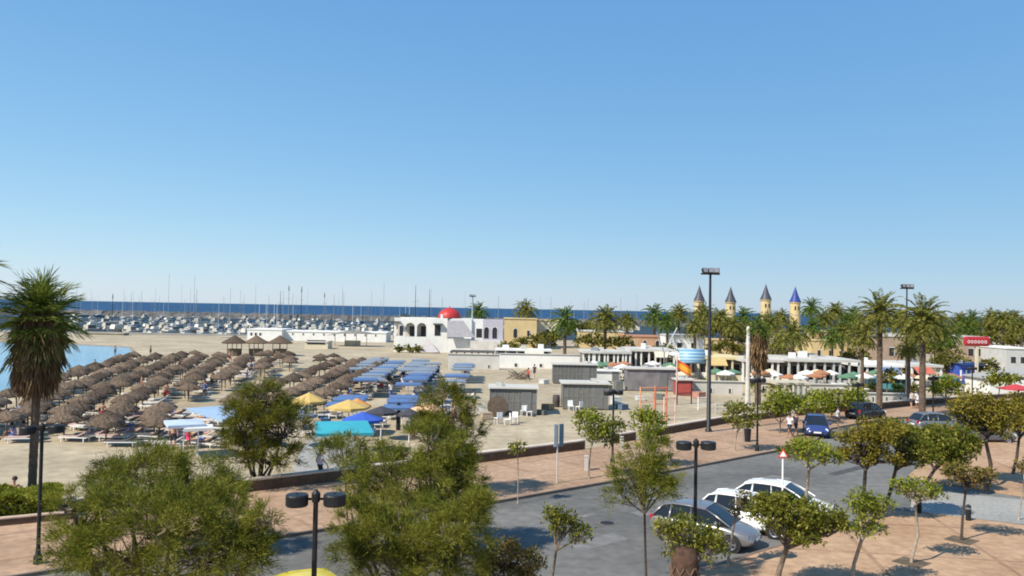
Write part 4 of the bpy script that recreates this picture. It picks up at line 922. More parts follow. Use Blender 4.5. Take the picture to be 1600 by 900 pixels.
# small low trees and thatched kiosks on the far beach
for x, lb in ((366, 'small dark thatched kiosk on the far beach, first of three'), (400, 'thatched kiosk on the far beach between its two twins'), (437, 'thatched kiosk on the far beach nearest the grey sunshade')):
    p = G(x, 556); e = empty('beach_kiosk', (p.x, p.y, 0), R.uniform(0, 1), lb, 'kiosk')
    MB().lathe([(.05, 3.6), (.8, 3.1), (2.2, 2.3), (2.1, 2.15), (.05, 2.5)], 12).build('roof', M_THATCH, e); MB().lathe([(1.1, 0), (1.1, 1.1), (1.3, 1.15), (1.3, 1.2), (.001, 1.2)], 12).build('counter', M_BARK, e)
    for k in range(4): a = k*math.pi/2; MB().tube([(1.2*math.cos(a), 1.2*math.sin(a), 0), (1.2*math.cos(a), 1.2*math.sin(a), 2.4)], .06, 6).build('post', M_BARK, e)

# ------------------------------------------------------------------ huts on the sand
def hut(label, px0, px1, by, hpx, mat_, depth=2.6, roofm=M_ROOF, name='beach_hut', door=True, rz=.0, slats=True):
    D = H * F / (by - (482 + ((px0+px1)/2 - 800) * .0183)); x0 = Xat(px0, D); x1 = Xat(px1, D); h = hpx / F * D
    e = empty(name, ((x0+x1)/2, D, 0), rz, label, 'hut'); w = (x1-x0)/2
    MB().box(-w, w, 0, depth, .1, h).build('wall', mat_, e)
    MB().box(-w - .18, w + .18, -.22, depth + .18, h + .002, h + .13).build('roof', roofm, e)
    MB().box(-w + .1, w - .1, .1, depth - .1, 0, .098).build('base', M_CONC, e)
    for q in range(2):
        xx = R.uniform(-w + .4, w - .9); MB().box(xx, xx + R.uniform(.4, .8), .6 + q, 1.0 + q, h + .132, h + R.uniform(.25, .5)).build('roof_box', M_STEEL if q else M_ROOF, e)
    if slats:
        s = MB(); k = int(w * 2 / .45)
        for i in range(k + 1): xx = -w + i * 2*w/k; s.box(xx - .03, xx + .03, -.035, -.002, .12, h - .03)
        s.box(-w, w, -.03, -.004, h*.5, h*.5 + .05); s.build('slats', mat('slat_trim', (.21, .205, .19), .7, .1, 3), e)
    if door:
        d = MB().box(w*.35, w*.35 + .85, -.05, -.036, .14, min(2.0, h - .1)).build('door', mat('hut_door', (.15, .15, .15), .6, .1, 3), e); MB().box(w*.35 + .7, w*.35 + .76, -.085, -.052, 1.0, 1.05).build('handle', M_STEEL, d)
    return e, w, h, D
e1, w, h, D1 = hut('slatted grey hut with a round brown disc leaning on it', 765, 838, 648, 41, M_GREYW)
e2, w2_, h2, D2 = hut('slatted grey hut behind the slim promenade lamp', 879, 950, 640, 40, M_GREYW)
hut('dark grey hut, farther back and left of its twin', 864, 932, 600, 30, mat('dark_hut', (.12, .12, .12), .7, .15, 2))
e4, w4, h4, D4 = hut('long hut with purplish painted front beside the orange flag', 980, 1055, 611, 34, mat('mauve_paint', (.17, .155, .17), .7, .3, .8, col2=(.25, .235, .235)), slats=False)
hut('small hut with red front panel right of the flag', 1057, 1082, 618, 24, mat('red_panel', (.35, .07, .06), .7, .15, 2), 1.8, slats=False, door=False)
hut('low grey hut with white roof between the huts and the pergola', 932, 968, 596, 16, M_WHITE, 2.4, M_WHITE, slats=False)
p = G(777, 651); e = empty('cable_reel', (p.x, p.y, 0), 0, 'round dark brown cable reel leaning against the slatted grey hut', 'cable reel')
Mx = Matrix.Translation((0, 0, .85)) @ Matrix.Rotation(math.pi/2 - .12, 4, 'X')
MB().lathe([(.001, .22), (.12, .22), (.85, .2), (.85, .14), (.3, .13), (.3, -.13), (.85, -.14), (.85, -.2), (.001, -.2)], 24, Mx).build('reel', mat('reel_wood', (.10, .075, .055), .9, .25, 4), e)
# hut litter: chairs, white loungers, crates
def plastic_chair(label, px, py, rz):
    p = G(px, py); e = empty('plastic_chair', (p.x, p.y, 0), rz, label, 'chair', 'white chairs by the huts')
    MB().box(-.24, .24, -.24, .24, .42, .46).build('seat', M_WHITEM, e); MB().box(-.24, .24, .22, .27, .46, .92).build('backrest', M_WHITEM, e)
    for a in (-.2, .2):
        for b in (-.2, .2): MB().box(a - .02, a + .02, b - .02, b + .02, 0, .42).build('leg', M_WHITEM, e)
for i, (px, py, lb) in enumerate([(818, 650, 'white plastic chair against the hut with the disc'), (827, 651, 'white plastic chair at the corner of the hut with the disc'), (778, 662, 'white plastic chair on sand in front of the disc'), (792, 664, 'white plastic chair on sand, middle of three'),
                                  (806, 661, 'white plastic chair on sand, third of three'), (892, 642, 'white chair in front of the hut behind the lamp'), (905, 643, 'second white chair in front of the hut behind the lamp')]): plastic_chair(lb, px, py, R.uniform(0, 6))
for px, py, r, hh, c, lb in ((869, 636, .35, 1.1, (.06, .05, .05), 'dark barrel left of the hut behind the lamp'), (812, 592, .9, .9, (.3, .22, .15), 'heap of driftwood on open sand behind the first hut')):
    p = G(px, py); e = empty('barrel' if 'barrel' in lb else 'driftwood_heap', (p.x, p.y, 0), 0, lb, 'barrel' if 'barrel' in lb else 'driftwood')
    if 'barrel' in lb: MB().lathe([(r*.9, 0), (r, hh*.5), (r*.9, hh), (.001, hh)], 14).build('body', mat('barrel', c, .7, .2, 3), e, True)
    else:
        mb = MB()
        for q in range(26): a = R.uniform(0, 6.28); b = R.uniform(0, 6.28); mb.tube([(2.2*math.cos(a)*R.random(), 1.2*math.sin(a), .05), (1.5*math.cos(b), .9*math.sin(b), R.uniform(.4, 1.3))], [.07, .03], 5)
        mb.build('branches', M_BARK, e)

def crate(label, px, py, w_, d_, h_, c_, n_=1):
    p = G(px, py); e = empty('crate', (p.x, p.y, 0), R.uniform(0, 3), label, 'crate', 'clutter around the huts'); m = mat('crate_%d' % int(c_[0]*100 + c_[2]*10), c_, .8, .2, 4)
    MB().box(-w_, w_, -d_, d_, .04, h_).build('body', m, e); MB().box(-w_ - .02, w_ + .02, -d_ - .02, d_ + .02, h_ + .002, h_ + .05).build('lid', m, e)
for px, py, w_, d_, h_, c_, lb in ((856, 640, .5, .4, .5, (.3, .22, .14), 'wooden crate at the right side of the hut with the reel'), (846, 648, .35, .3, .35, (.12, .13, .12), 'dark box on the sand right of the hut with the reel'), (962, 632, .6, .4, .7, (.5, .5, .48), 'pale box at the right side of the hut behind the lamp'),
                               (972, 640, .4, .4, .45, (.1, .14, .2), 'navy box on the sand right of the hut behind the lamp'), (760, 655, .4, .4, .5, (.36, .28, .2), 'brown crate left of the hut with the reel'), (752, 648, .3, .3, .9, (.5, .48, .44), 'pale tall box left of the hut with the reel'),
                               (936, 607, .7, .5, .8, (.45, .43, .4), 'pale box between the dark hut and the painted hut'), (948, 611, .5, .5, .6, (.08, .08, .08), 'black box between the dark hut and the painted hut'), (966, 610, .6, .4, 1.0, (.16, .16, .15), 'dark grey box at the left end of the painted hut'),
                               (1092, 622, .5, .5, .6, (.4, .2, .15), 'reddish box right of the small red-fronted hut'), (850, 600, .5, .4, .5, (.5, .46, .4), 'pale crate left of the dark grey hut'), (1000, 626, .4, .4, .4, (.5, .48, .46), 'pale box in front of the painted hut'), (1030, 624, .5, .3, .5, (.12, .1, .1), 'dark box in front of the painted hut')):
    crate(lb, px, py, w_, d_, h_, c_)
rc = random.Random(91); bath = {}
BC = [(None, (.04, .04, .06)), (None, (.5, .06, .05)), ((.6, .58, .56), (.12, .18, .4)), ((.10, .14, .3), (.05, .05, .06))]
BLB = ['bather in dark trunks standing among the umbrella rows', 'bather in red trunks standing among the umbrella rows', 'beachgoer in pale shirt among the umbrella rows', 'beachgoer in navy shirt among the umbrella rows']
for i in range(44):
    x_, y_ = rc.choice(spots); x_ += rc.uniform(1.1, 1.9); y_ += rc.uniform(-1, 1); k = rc.randrange(4)
    if rc.random() < .3: x_, y_ = rc.uniform(-16, -4), rc.uniform(56, 110)
    if k in bath: o = copy_at(bath[k], (x_, y_, 0), rc.uniform(0, 6))
    else: bath[k] = person(BLB[k], (x_, y_, 0), rc.uniform(0, 6), 'walk' if k % 2 else 'stand', SKIN if k % 2 else SKIN2, cloth('bs%d' % k, BC[k][0]) if BC[k][0] else None, cloth('bt%d' % k, BC[k][1]), group='bathers among the umbrella rows')
# repairs and drains in the road
for i, (x_, y_, w_, d_, a_) in enumerate(((3.5, 31.5, 2.6, 1.0, .68), (9.5, 38.5, 4.2, .7, .68), (14.5, 44, 1.6, 1.2, .7), (-.5, 27.5, 1.8, 1.4, .66), (6, 36, .9, .8, .6), (20, 47, 5, .6, .72), (1.5, 33.8, 6, .35, .69))):
    c_, s_ = math.cos(a_), math.sin(a_); sheet('road_patch', [(x_ + u*w_/2*c_ - v*d_/2*s_, y_ + u*w_/2*s_ + v*d_/2*c_) for u, v in ((-1, -1), (1, -1), (1, 1), (-1, 1))], .0105 + i*.0001, mat('road_patch_dark' if i % 2 else 'road_patch_light', (.07, .07, .068) if i % 2 else (.165, .16, .152), .9, .25, 2))
for x_, y_, lb in ((4.2, 34.2, 'round iron manhole cover on the road behind the wispy tree'), (12.8, 41.6, 'round iron manhole cover on the road behind the white estate')):
    e = empty('manhole_cover', (x_, y_, .012), 0, lb, 'manhole cover'); MB().lathe([(.36, 0), (.36, .008), (.001, .008)], 20).build('ring', M_KERB, e); MB().lathe([(.30, .009), (.30, .016), (.001, .016)], 20).build('lid', M_BLACK, e)
# signs, flag, playground, bollards
x = Xat(870, 41.4); e = empty('information_sign', (x, 41.4, .12), .5, 'pale post carrying two narrow upright boards beside the wall end', 'sign')
MB().tube([(0, 0, 0), (0, 0, 3.0)], .04, 8).build('post', mat('pale_sign_post', (.5, .47, .44), .6, .1, 4), e)
MB().box(-.24, -.06, -.045, -.02, 1.85, 3.0).build('board', mat('grey_board', (.42, .45, .47), .6, .1, 3), e); MB().box(.08, .34, -.045, -.02, 1.85, 3.0).build('board', mat('slate_board', (.10, .15, .19), .6, .1, 3), e)
for px, py, lb in ((971, 702, 'pale square bollard left of the second wall stretch'), (916, 735, 'pale bollard standing on the promenade by the leaning tree')):
    p = G(px, py, .12); e = empty('bollard', (p.x, p.y, .12), 0, lb, 'bollard'); MB().box(-.1, .1, -.1, .1, 0, .75).build('shaft', M_ROOF, e); MB().box(-.115, .115, -.115, .115, .75, .82).build('cap', M_ROOF, e)
for px, py, lb in ((1436, 801, 'black bollard near the flat-topped tree'), (1513, 813, 'black bollard at the kerb of the side road'), (1542, 769, 'black bollard on the far plaza corner')):
    p = G(px, py, .12); e = empty('bollard', (p.x, p.y, .12), 0, lb, 'bollard'); MB().lathe([(.11, 0), (.11, .6), (.09, .66), (.001, .7)], 12).build('shaft', M_BLACK, e); MB().lathe([(.118, .5), (.118, .56)], 12).build('band', M_STEEL, e)
e = empty('warning_sign', (10.75, 31.7, .12), -.15, 'red-edged triangular road sign on a white post above the cars', 'sign')
MB().tube([(0, 0, 0), (0, 0, 3.5)], .035, 8).build('post', M_WHITEM, e)
def tri(r, y, z, name, m, par): return MB().add([(r*math.sin(a), y, z + r*math.cos(a)) for a in (0, 2.094, 4.189)] + [(r*math.sin(a), y + .012, z + r*math.cos(a)) for a in (0, 2.094, 4.189)], [(0, 1, 2), (5, 4, 3), (0, 3, 4, 1), (1, 4, 5, 2), (2, 5, 3, 0)]).build(name, m, par)
t_ = tri(.25, -.06, 3.35, 'border', mat('sign_red', (.55, .05, .04), .5, .05, 3), e); tri(.15, -.066, 3.35, 'face', M_WHITEM, t_)
p = G(1057, 632); e = empty('flag', (p.x, p.y, 0), -.2, 'orange and yellow flag flying from a pink-white pole over the huts', 'flag')
zf = P(1066, 562, p.y).z; MB().tube([(0, 0, 0), (0, 0, zf + .3)], .07, 8).build('pole', mat('pink_pole', (.60, .42, .40), .6, .1, 3), e)
for k, (z0, z1, c) in enumerate(((zf - .25, zf, (.5, .10, .03)), (zf - .75, zf - .25, (.72, .30, .03)), (zf - .95, zf - .75, (.5, .10, .03)))):
    vs = []; 
    for i in range(13): t = i/12; vs += [(.07 + t*1.3, .13*math.sin(t*7), z0 - t*.7), (.07 + t*1.3, .13*math.sin(t*7), z1 - t*.7)]
    vs2 = [(x_, y_ + .01, z_) for x_, y_, z_ in vs]; nn_ = len(vs)
    MB().add(vs + vs2, [(2*i, 2*i+2, 2*i+3, 2*i+1) for i in range(12)] + [(nn_+2*i+1, nn_+2*i+3, nn_+2*i+2, nn_+2*i) for i in range(12)]).build('stripe', mat('flag_%d' % (k % 2), c, .8, .05, 3), e)
def frame_play(label, px, py, w, hgt, col):
    p = G(px, py); e = empty('playground_frame', (p.x, p.y, 0), .5, label, 'playground frame'); m = mat('play_' + col[0], col[1], .5, .1, 3)
    for s in (-1, 1): MB().tube([(s*w/2, 0, 0), (s*w/2, 0, hgt)], .06, 8).build('post', m, e)
    MB().tube([(-w/2, 0, hgt - .1), (w/2, 0, hgt - .1)], .05, 8).build('crossbar', m, e)
    MB().tube([(-w/2, 0, hgt*.5), (w/2, 0, hgt*.5)], .04, 8).build('rail', m, e)
frame_play('orange climbing frame in front of the painted hut', 1012, 652, 1.6, 2.6, ('orange', (.70, .33, .18)))
frame_play('red and orange bar frame, second in the playground', 1032, 658, 1.2, 2.8, ('red', (.6, .16, .08)))
frame_play('pink bar frame nearest the promenade wall', 1046, 668, 1.1, 2.4, ('pink', (.72, .45, .36)))
frame_play('black goal-like frame under the flag', 1069, 632, 1.8, 2.2, ('black', (.03, .03, .03)))
frame_play('white low bar frame left of the floodlight mast', 1100, 640, 1.4, 1.2, ('white', (.7, .7, .7)))
frame_play('grey low bar frame right of the floodlight mast', 1132, 646, 2.0, .9, ('grey', (.4, .4, .4)))

# ------------------------------------------------------------------ buildings
def arch_window(e, cx, z0, w, h, y, m=M_DARK, name='window', arch=True):
    mb = MB(); pts = [(cx - w/2, z0), (cx + w/2, z0), (cx + w/2, z0 + h - (w/2 if arch else 0))]
    if arch: pts += [(cx + w/2*math.cos(a), z0 + h - w/2 + w/2*math.sin(a)) for a in [math.pi*k/8 for k in range(1, 8)]]
    pts += [(cx - w/2, z0 + h - (w/2 if arch else 0))]; n = len(pts)
    mb.add([(x_, y, z_) for x_, z_ in pts] + [(x_, y - .03, z_) for x_, z_ in pts], [tuple(range(n)), tuple(range(2*n-1, n-1, -1))] + [(i, (i+1) % n, n+(i+1) % n, n+i) for i in range(n)])
    o = mb.build(name, m, e)
    fr = MB(); t = .09; q = [((x_-cx)*(1 + 2*t/w)+cx, z_ if z_ == z0 else z_ + t) for x_, z_ in pts]
    fr.add([(x_, y - .06, z_) for x_, z_ in pts] + [(x_, y - .06, z_) for x_, z_ in q], [(i, i+1, n+i+1, n+i) for i in range(1, n-1)])
    fr.build('frame', M_WHITE, o)
    return o
def wall_with_arches(e, x0, x1, z0, z1, y, t, arches, m, name='wall'):
    """arches: (cx, w, h) openings standing on z0; solid with thickness t"""
    mb = MB(); xs = x0
    def blk(a, b, c, d): mb.box(a, b, y, y + t, c, d)
    for cx, w_, h_ in sorted(arches):
        if cx - w_/2 > xs: blk(xs, cx - w_/2, z0, z1)
        N = 10; r = w_/2
        for k in range(N):
            a0 = math.pi*k/N; a1 = math.pi*(k+1)/N
            xa = cx - r*math.cos(a0); xb = cx - r*math.cos(a1); za = z0 + h_ - r + r*math.sin(a0); zb = z0 + h_ - r + r*math.sin(a1)
            v = [(xa, y, za), (xb, y, zb), (xb, y, z1), (xa, y, z1), (xa, y+t, za), (xb, y+t, zb), (xb, y+t, z1), (xa, y+t, z1)]
            mb.add(v, [(0, 1, 2, 3), (7, 6, 5, 4), (0, 4, 5, 1), (3, 2, 6, 7)])
        xs = cx + w_/2
    if xs < x1: blk(xs, x1, z0, z1)
    return mb.build(name, m, e)

# house with the red dome
D = 160.0; U = D / F; X0 = Xat(615, D); e = empty('domed_house', (X0, D, 0), 0, 'white arcaded house with a red dome at the end of the beach', 'house')
def ux(px): return (px - 615) * U
TOP = P(615, 500, D).z + .5; FL = 3.0
MB().box(ux(615), ux(672), 0, 9, 0, FL).build('wall', M_WHITE, e)
wall_with_arches(e, ux(615), ux(672), FL, TOP, 0, .35, [(ux(624), 1.35, 2.4), (ux(640), 1.9, 2.8), (ux(658), 1.9, 2.8)], M_WHITE, 'arcade')
MB().box(ux(615), ux(672), 8.6, 9, FL, TOP).build('wall', M_WHITE, e)
MB().box(ux(615), ux(698), 0.36, 8.59, TOP - .3, TOP - .1).build('roof', M_WHITE, e)
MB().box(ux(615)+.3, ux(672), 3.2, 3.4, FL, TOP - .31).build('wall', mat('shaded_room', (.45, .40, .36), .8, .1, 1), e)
for c in (624, 640, 658): arch_window(e, ux(c), FL + .1, 1.0, 2.0, 3.19, arch=False, name='door')
MB().box(ux(672), ux(698), 0, 9, 0, TOP).build('wall', M_WHITE, e)
arch_window(e, ux(683), FL + .3, 1.2, 2.2, -.01, M_DARK, arch=False)
MB().box(ux(676), ux(691), -1.0, -.02, FL + 2.6, FL + 2.75).build('canopy', M_DARK, e)
MB().box(ux(612), ux(625), -1.2, -.02, FL + 2.9, FL + 3.05).build('canopy', M_DARK, e)
MB().box(ux(698), ux(735), 2.5, 9, 0, TOP).build('wall', M_WHITE, e)
MB().prism([(ux(698.2), .0), (ux(735), .0), (ux(735), 2.49), (ux(698.2), 2.49)], 0, FL - .2).build('terrace', M_WHITE, e)
# sloping grey sunshades
def tent(pts, name, m, par): return MB().add(pts, [(0, 1, 2, 3)] if len(pts) == 4 else [(0, 1, 2)]).build(name, m, par)
GS = mat('grey_canvas', (.30, .29, .31), .8, .1, 2)
sh1 = MB().add([(ux(698.3), -.1, TOP - .5), (ux(722), -.1, TOP - .4), (ux(742), -1.4, FL + .2), (ux(698.3), -1.4, FL + .1), (ux(698.3), -.02, TOP - .45), (ux(722), -.02, TOP - .35), (ux(742), -1.3, FL + .25), (ux(698.3), -1.3, FL + .15)],
         [(0, 1, 2, 3), (7, 6, 5, 4), (0, 4, 5, 1), (1, 5, 6, 2), (2, 6, 7, 3), (3, 7, 4, 0)]).build('sunshade', GS, e)
MB().add([(ux(668), -.9, FL - .2), (ux(658), -3.2, .2), (ux(688), -3.2, .2), (ux(668), -.8, FL - .1), (ux(658), -3.0, .2), (ux(688), -3.0, .2)], [(0, 1, 2), (5, 4, 3), (0, 3, 4, 1), (1, 4, 5, 2), (2, 5, 3, 0)]).build('sunshade', mat('pale_canvas', (.42, .38, .38), .8, .1, 2), e)
MB().box(ux(735), ux(753), 3, 9, 0, TOP - .1).build('wall', M_WHITE, e)
MB().box(ux(753), ux(785), 1.5, 9, 0, TOP - .15).build('wall', mat('mauve_wall', (.42, .40, .46), .8, .06, 1), e)  # right wing coloured a darker mauve grey than the white walls
for c in (759, 772): arch_window(e, ux(c), FL - .1, 1.0, 2.3, 1.49)
arch_window(e, ux(747), FL, 1.2, 1.8, 2.99, arch=False)
MB().box(ux(735), ux(786), -2.0, 1.49, 0, FL - .5).build('terrace', mat('terrace_wall', (.55, .52, .48), .8, .15, 1), e)
dc = MB(); dc.lathe([(2.35, 0), (2.3, .55), (2.0, 1.15), (1.5, 1.65), (.8, 2.0), (.15, 2.12), (.05, 2.5), (.001, 2.55)], 24, c=(ux(698), 5, TOP)); dc.build('dome', mat('red_dome', (.42, .035, .035), .45, .1, 2), e, True)
MB().lathe([(2.6, -.12), (2.6, .0), (2.36, .05)], 24, c=(ux(698), 5, TOP + .02)).build('dome_base', M_DARK, e)
MB().tube([(ux(688), 2, TOP), (ux(688), 2, TOP + .8)], .25, 8).build('chimney', M_WHITE, e)
lw = MB()
for c in (622, 634, 648): lw.lathe([(.001, 0), (.5, .1), (.9, .5), (.4, .9), (.001, 1.0)], 8, c=(ux(c), -1.0, 0))
sh = [tree('shrub', lb, px, 157.5, [(px, 545, 7, 4), (px + 4, 547, 5, 3)], L_FAR, 'broad', M_BARK, .05, 1.3, 90 + i, 0.0, cat='shrub') for i, (px, lb) in enumerate(((622, 'little shrub under the first arch of the white house'), (637, 'little shrub under the middle arch of the white house'), (652, 'little shrub under the last arch of the white house')))]

def block(name, label, px0, px1, D, pytop, depth, m, feats=(), roof=None, parapet=.25, cat='building', base=0.0):
    x0 = Xat(px0, D); x1 = Xat(px1, D); h = P((px0+px1)/2, pytop, D).z; e = empty(name, ((x0+x1)/2, D, base), 0, label, cat); w = (x1-x0)/2
    MB().box(-w, w, 0, depth, 0, h - parapet).build('wall', m, e)
    MB().box(-w - .12, w + .12, -.14, depth + .12, h - parapet + .002, h).build('roof', roof or M_ROOF, e)
    for f in feats:
        k, a, b, z0, hh = f; cx = -w + 2*w*a; ww = 2*w*b
        if k == 'w': arch_window(e, cx, z0, ww, hh, -.005, arch=False)
        elif k == 'a': arch_window(e, cx, z0, ww, hh, -.005)
        elif k == 'd': arch_window(e, cx, 0.02, ww, hh, -.005, arch=False, name='door')
        elif k == 'c': MB().box(cx - ww/2, cx + ww/2, -1.5, -.02, z0, z0 + hh).build('canopy', roof or M_ROOF, e)
    return e, w, h
block('house', 'yellow house with a dark arched window behind the beach', 787, 838, 178, 497, 9, M_YEL, [('a', .35, .12, 2.6, 2.0), ('w', .75, .08, 3, 1.2), ('d', .6, .1, 0, 2.2)], M_YEL)
block('house', 'tall-fronted ochre house behind the date palm with slim trunk', 838, 872, 186, 500, 8, M_CREAM, [('a', .5, .2, 2.4, 2.0)], M_YEL)
block('house', 'sandy-coloured low house behind the full date palm', 905, 975, 190, 517, 8, M_YEL, [('a', .2, .06, 1, 1.8), ('a', .5, .06, 1, 1.8), ('w', .8, .08, 1, 1.2)])
block('warehouse', 'white cube with three small dark windows at the harbour', 386, 440, 198, 514, 9, M_WHITE, [('w', .12, .06, 1.2, .7), ('w', .25, .06, 1.2, .7), ('w', .38, .06, 1.2, .7)], M_WHITE)
block('shed', 'very long low white shed beside the harbour', 441, 603, 200, 518, 8, M_WHITE, [('w', .1*k, .012, 1.4, .6) for k in range(1, 10)], M_WHITE)
block('jetty_wall', 'grey stone jetty wall at the far end of the bay', 132, 193, 212, 520, 3, mat('jetty_stone', (.30, .27, .21), .9, .2, .5), (), mat('jetty_stone', (.3, .27, .21)), cat='wall')
for i, (a, b, D_, lb) in enumerate(((200, 262, 216, 'pale low fence wall on the sand left of the harbour'), (262, 345, 214, 'long white low wall bordering the far beach'), (345, 386, 205, 'low wall next to the white cube'))):
    block('low_wall', lb, a, b, D_, P(0, 0, 1).z and 526.5, .5, M_ROOF if i != 1 else M_WHITE, (), M_ROOF, .08, 'wall')
# shell-like grey sunshade at the beach club
p = G(548, 541); e = empty('sunshade', (p.x, p.y, 0), 0, 'wide grey shell-shaped sunshade on posts in front of the long shed', 'sunshade')
vs = []; fs = []
for i in range(17):
    for j in range(7):
        u = -1 + 2*i/16; v = -1 + 2*j/6; r = math.sqrt(max(0, 1 - u*u)); vs.append((u*5.2, v*3.0*r, 2.5 + .9*(1 - u*u)*(1 - .5*v*v) + .25*u))
fs = [(i*7+j, i*7+j+1, (i+1)*7+j+1, (i+1)*7+j) for i in range(16) for j in range(6)]
o = MB().add(vs, fs).build('canopy', mat('taupe_canvas', (.21, .195, .175), .8, .15, 1), e, True); sm = o.modifiers.new('s', 'SOLIDIFY'); sm.thickness = .06
for a in (-3.5, -1.2, 1.2, 3.5): MB().tube([(a, 0, 0), (a, 0, 3.0)], .08, 6).build('post', M_STEEL, e)
MB().box(-1.5, 1.8, .5, 2.0, 0, 1.2).build('counter', M_CREAM, e)
block('beach_bar', 'low cream beach bar left of the shell-shaped sunshade', 476, 512, 165, 533, 4, M_CREAM, [('w', .5, .8, .9, .9)], M_ROOF, cat='bar')

# restaurants
def colonnade(label, px0, px1, D, pytop, depth, ncol, m, name='pergola', roofm=M_ROOF, thick=.3, back=True):
    x0 = Xat(px0, D); x1 = Xat(px1, D); h = P((px0+px1)/2, pytop, D).z; e = empty(name, ((x0+x1)/2, D, 0), 0, label, 'restaurant' if name == 'restaurant' else name); w = (x1-x0)/2
    MB().box(-w - .2, w + .2, -.3, depth, h - thick, h).build('roof', roofm, e)
    rc = random.Random(int(px0))
    for i in range(ncol):
        xx = -w + 2*w*i/(ncol-1) + rc.uniform(-.25, .25)*(0 < i < ncol-1); MB().box(xx - .11, xx + .11, -.1, .12, 0, h - thick - .002).build('column', m, e)
    if back:
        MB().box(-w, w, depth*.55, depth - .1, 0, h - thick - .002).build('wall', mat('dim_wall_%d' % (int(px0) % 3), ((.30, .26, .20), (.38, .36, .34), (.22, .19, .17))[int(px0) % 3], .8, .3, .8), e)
        k = max(2, ncol - 1)
        for i in range(k):
            xx = -w + 2*w*(i+.5)/k; arch_window(e, xx, .9 if i % 2 else .02, 2*w/k*.62, 1.3 if i % 2 else 2.1, depth*.55 - .005, M_DARK, arch=False, name='window' if i % 2 else 'door')
        if int(px0) % 2: MB().box(-w, w, .2, .3, 0, .75).build('parapet', m, e)
        for q in range(int(w)):
            xx = rc.uniform(-w, w - 1); yy = rc.uniform(.5, depth - 1.2); MB().box(xx, xx + rc.uniform(.5, 1.1), yy, yy + .6, h + .002, h + rc.uniform(.35, .8)).build('air_conditioner', rc.choice((M_STEEL, M_ROOF, M_WHITE)), e)
        a = -w
        while a < w - 1.2:
            b = min(w, a + rc.uniform(1.6, 3.4)); c_ = rc.choice(((.55, .50, .40), (.12, .18, .32), (.45, .12, .08), (.60, .58, .55), (.16, .15, .14), (.5, .36, .16)))
            if rc.random() < .55: MB().add([(a, -.32, h - thick - .05), (b, -.32, h - thick - .05), (b, -1.5, h - thick - .75), (a, -1.5, h - thick - .75), (a, -.32, h - thick + .02), (b, -.32, h - thick + .02), (b, -1.5, h - thick - .68), (a, -1.5, h - thick - .68)], [(3, 2, 1, 0), (4, 5, 6, 7), (0, 1, 5, 4), (1, 2, 6, 5), (2, 3, 7, 6), (3, 0, 4, 7)]).build('awning', mat('awn_%d' % int(c_[0]*100), c_, .8, .15, 2), e)
            a = b + rc.uniform(.2, 1.5)
    return e, w, h
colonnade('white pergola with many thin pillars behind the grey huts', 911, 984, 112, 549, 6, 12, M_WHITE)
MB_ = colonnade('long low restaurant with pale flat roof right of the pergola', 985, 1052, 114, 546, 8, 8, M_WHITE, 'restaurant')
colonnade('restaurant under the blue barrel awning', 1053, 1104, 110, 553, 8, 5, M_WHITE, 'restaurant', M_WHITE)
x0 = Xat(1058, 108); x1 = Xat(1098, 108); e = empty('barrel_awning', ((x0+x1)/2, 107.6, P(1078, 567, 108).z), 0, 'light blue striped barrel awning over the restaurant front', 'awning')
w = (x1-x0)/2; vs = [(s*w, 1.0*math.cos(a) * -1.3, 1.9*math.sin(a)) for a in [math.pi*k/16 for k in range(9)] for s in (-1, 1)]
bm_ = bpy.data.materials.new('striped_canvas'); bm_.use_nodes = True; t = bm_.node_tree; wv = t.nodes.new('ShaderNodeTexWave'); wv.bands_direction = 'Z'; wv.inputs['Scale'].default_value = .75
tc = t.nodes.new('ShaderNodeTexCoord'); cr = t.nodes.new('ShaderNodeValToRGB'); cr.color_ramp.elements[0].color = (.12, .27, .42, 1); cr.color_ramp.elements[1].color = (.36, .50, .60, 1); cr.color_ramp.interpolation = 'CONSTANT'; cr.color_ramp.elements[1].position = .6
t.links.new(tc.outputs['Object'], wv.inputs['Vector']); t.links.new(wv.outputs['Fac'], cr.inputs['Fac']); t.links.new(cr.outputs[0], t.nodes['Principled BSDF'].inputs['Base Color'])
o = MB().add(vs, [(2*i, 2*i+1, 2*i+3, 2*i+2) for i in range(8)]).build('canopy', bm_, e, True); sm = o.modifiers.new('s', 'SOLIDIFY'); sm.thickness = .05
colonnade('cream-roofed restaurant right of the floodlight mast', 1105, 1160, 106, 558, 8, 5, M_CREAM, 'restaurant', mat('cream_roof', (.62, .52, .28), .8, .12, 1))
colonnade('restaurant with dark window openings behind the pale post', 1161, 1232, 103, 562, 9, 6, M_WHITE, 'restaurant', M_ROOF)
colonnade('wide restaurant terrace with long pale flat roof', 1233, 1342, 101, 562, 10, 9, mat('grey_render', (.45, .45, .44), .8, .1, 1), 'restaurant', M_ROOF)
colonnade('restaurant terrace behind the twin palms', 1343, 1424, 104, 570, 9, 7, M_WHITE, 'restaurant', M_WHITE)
colonnade('low building with blue-framed openings right of the twin palms', 1425, 1470, 102, 570, 9, 4, M_WHITE, 'restaurant', M_ROOF)
block('house', 'yellow block with a flat roof terrace behind the restaurants', 1268, 1327, 150, 531, 9, M_YEL, [('w', .2, .08, 1.2, 1.1), ('w', .5, .08, 1.2, 1.1), ('a', .8, .1, .8, 1.6)], M_YEL)
block('house', 'ochre upper storey peeking over the restaurant roofs', 1282, 1318, 158, 517, 7, mat('ochre', (.58, .36, .2), .8, .15, .6), [('a', .3, .15, 4, 1.2), ('a', .7, .15, 4, 1.2)], M_YEL)
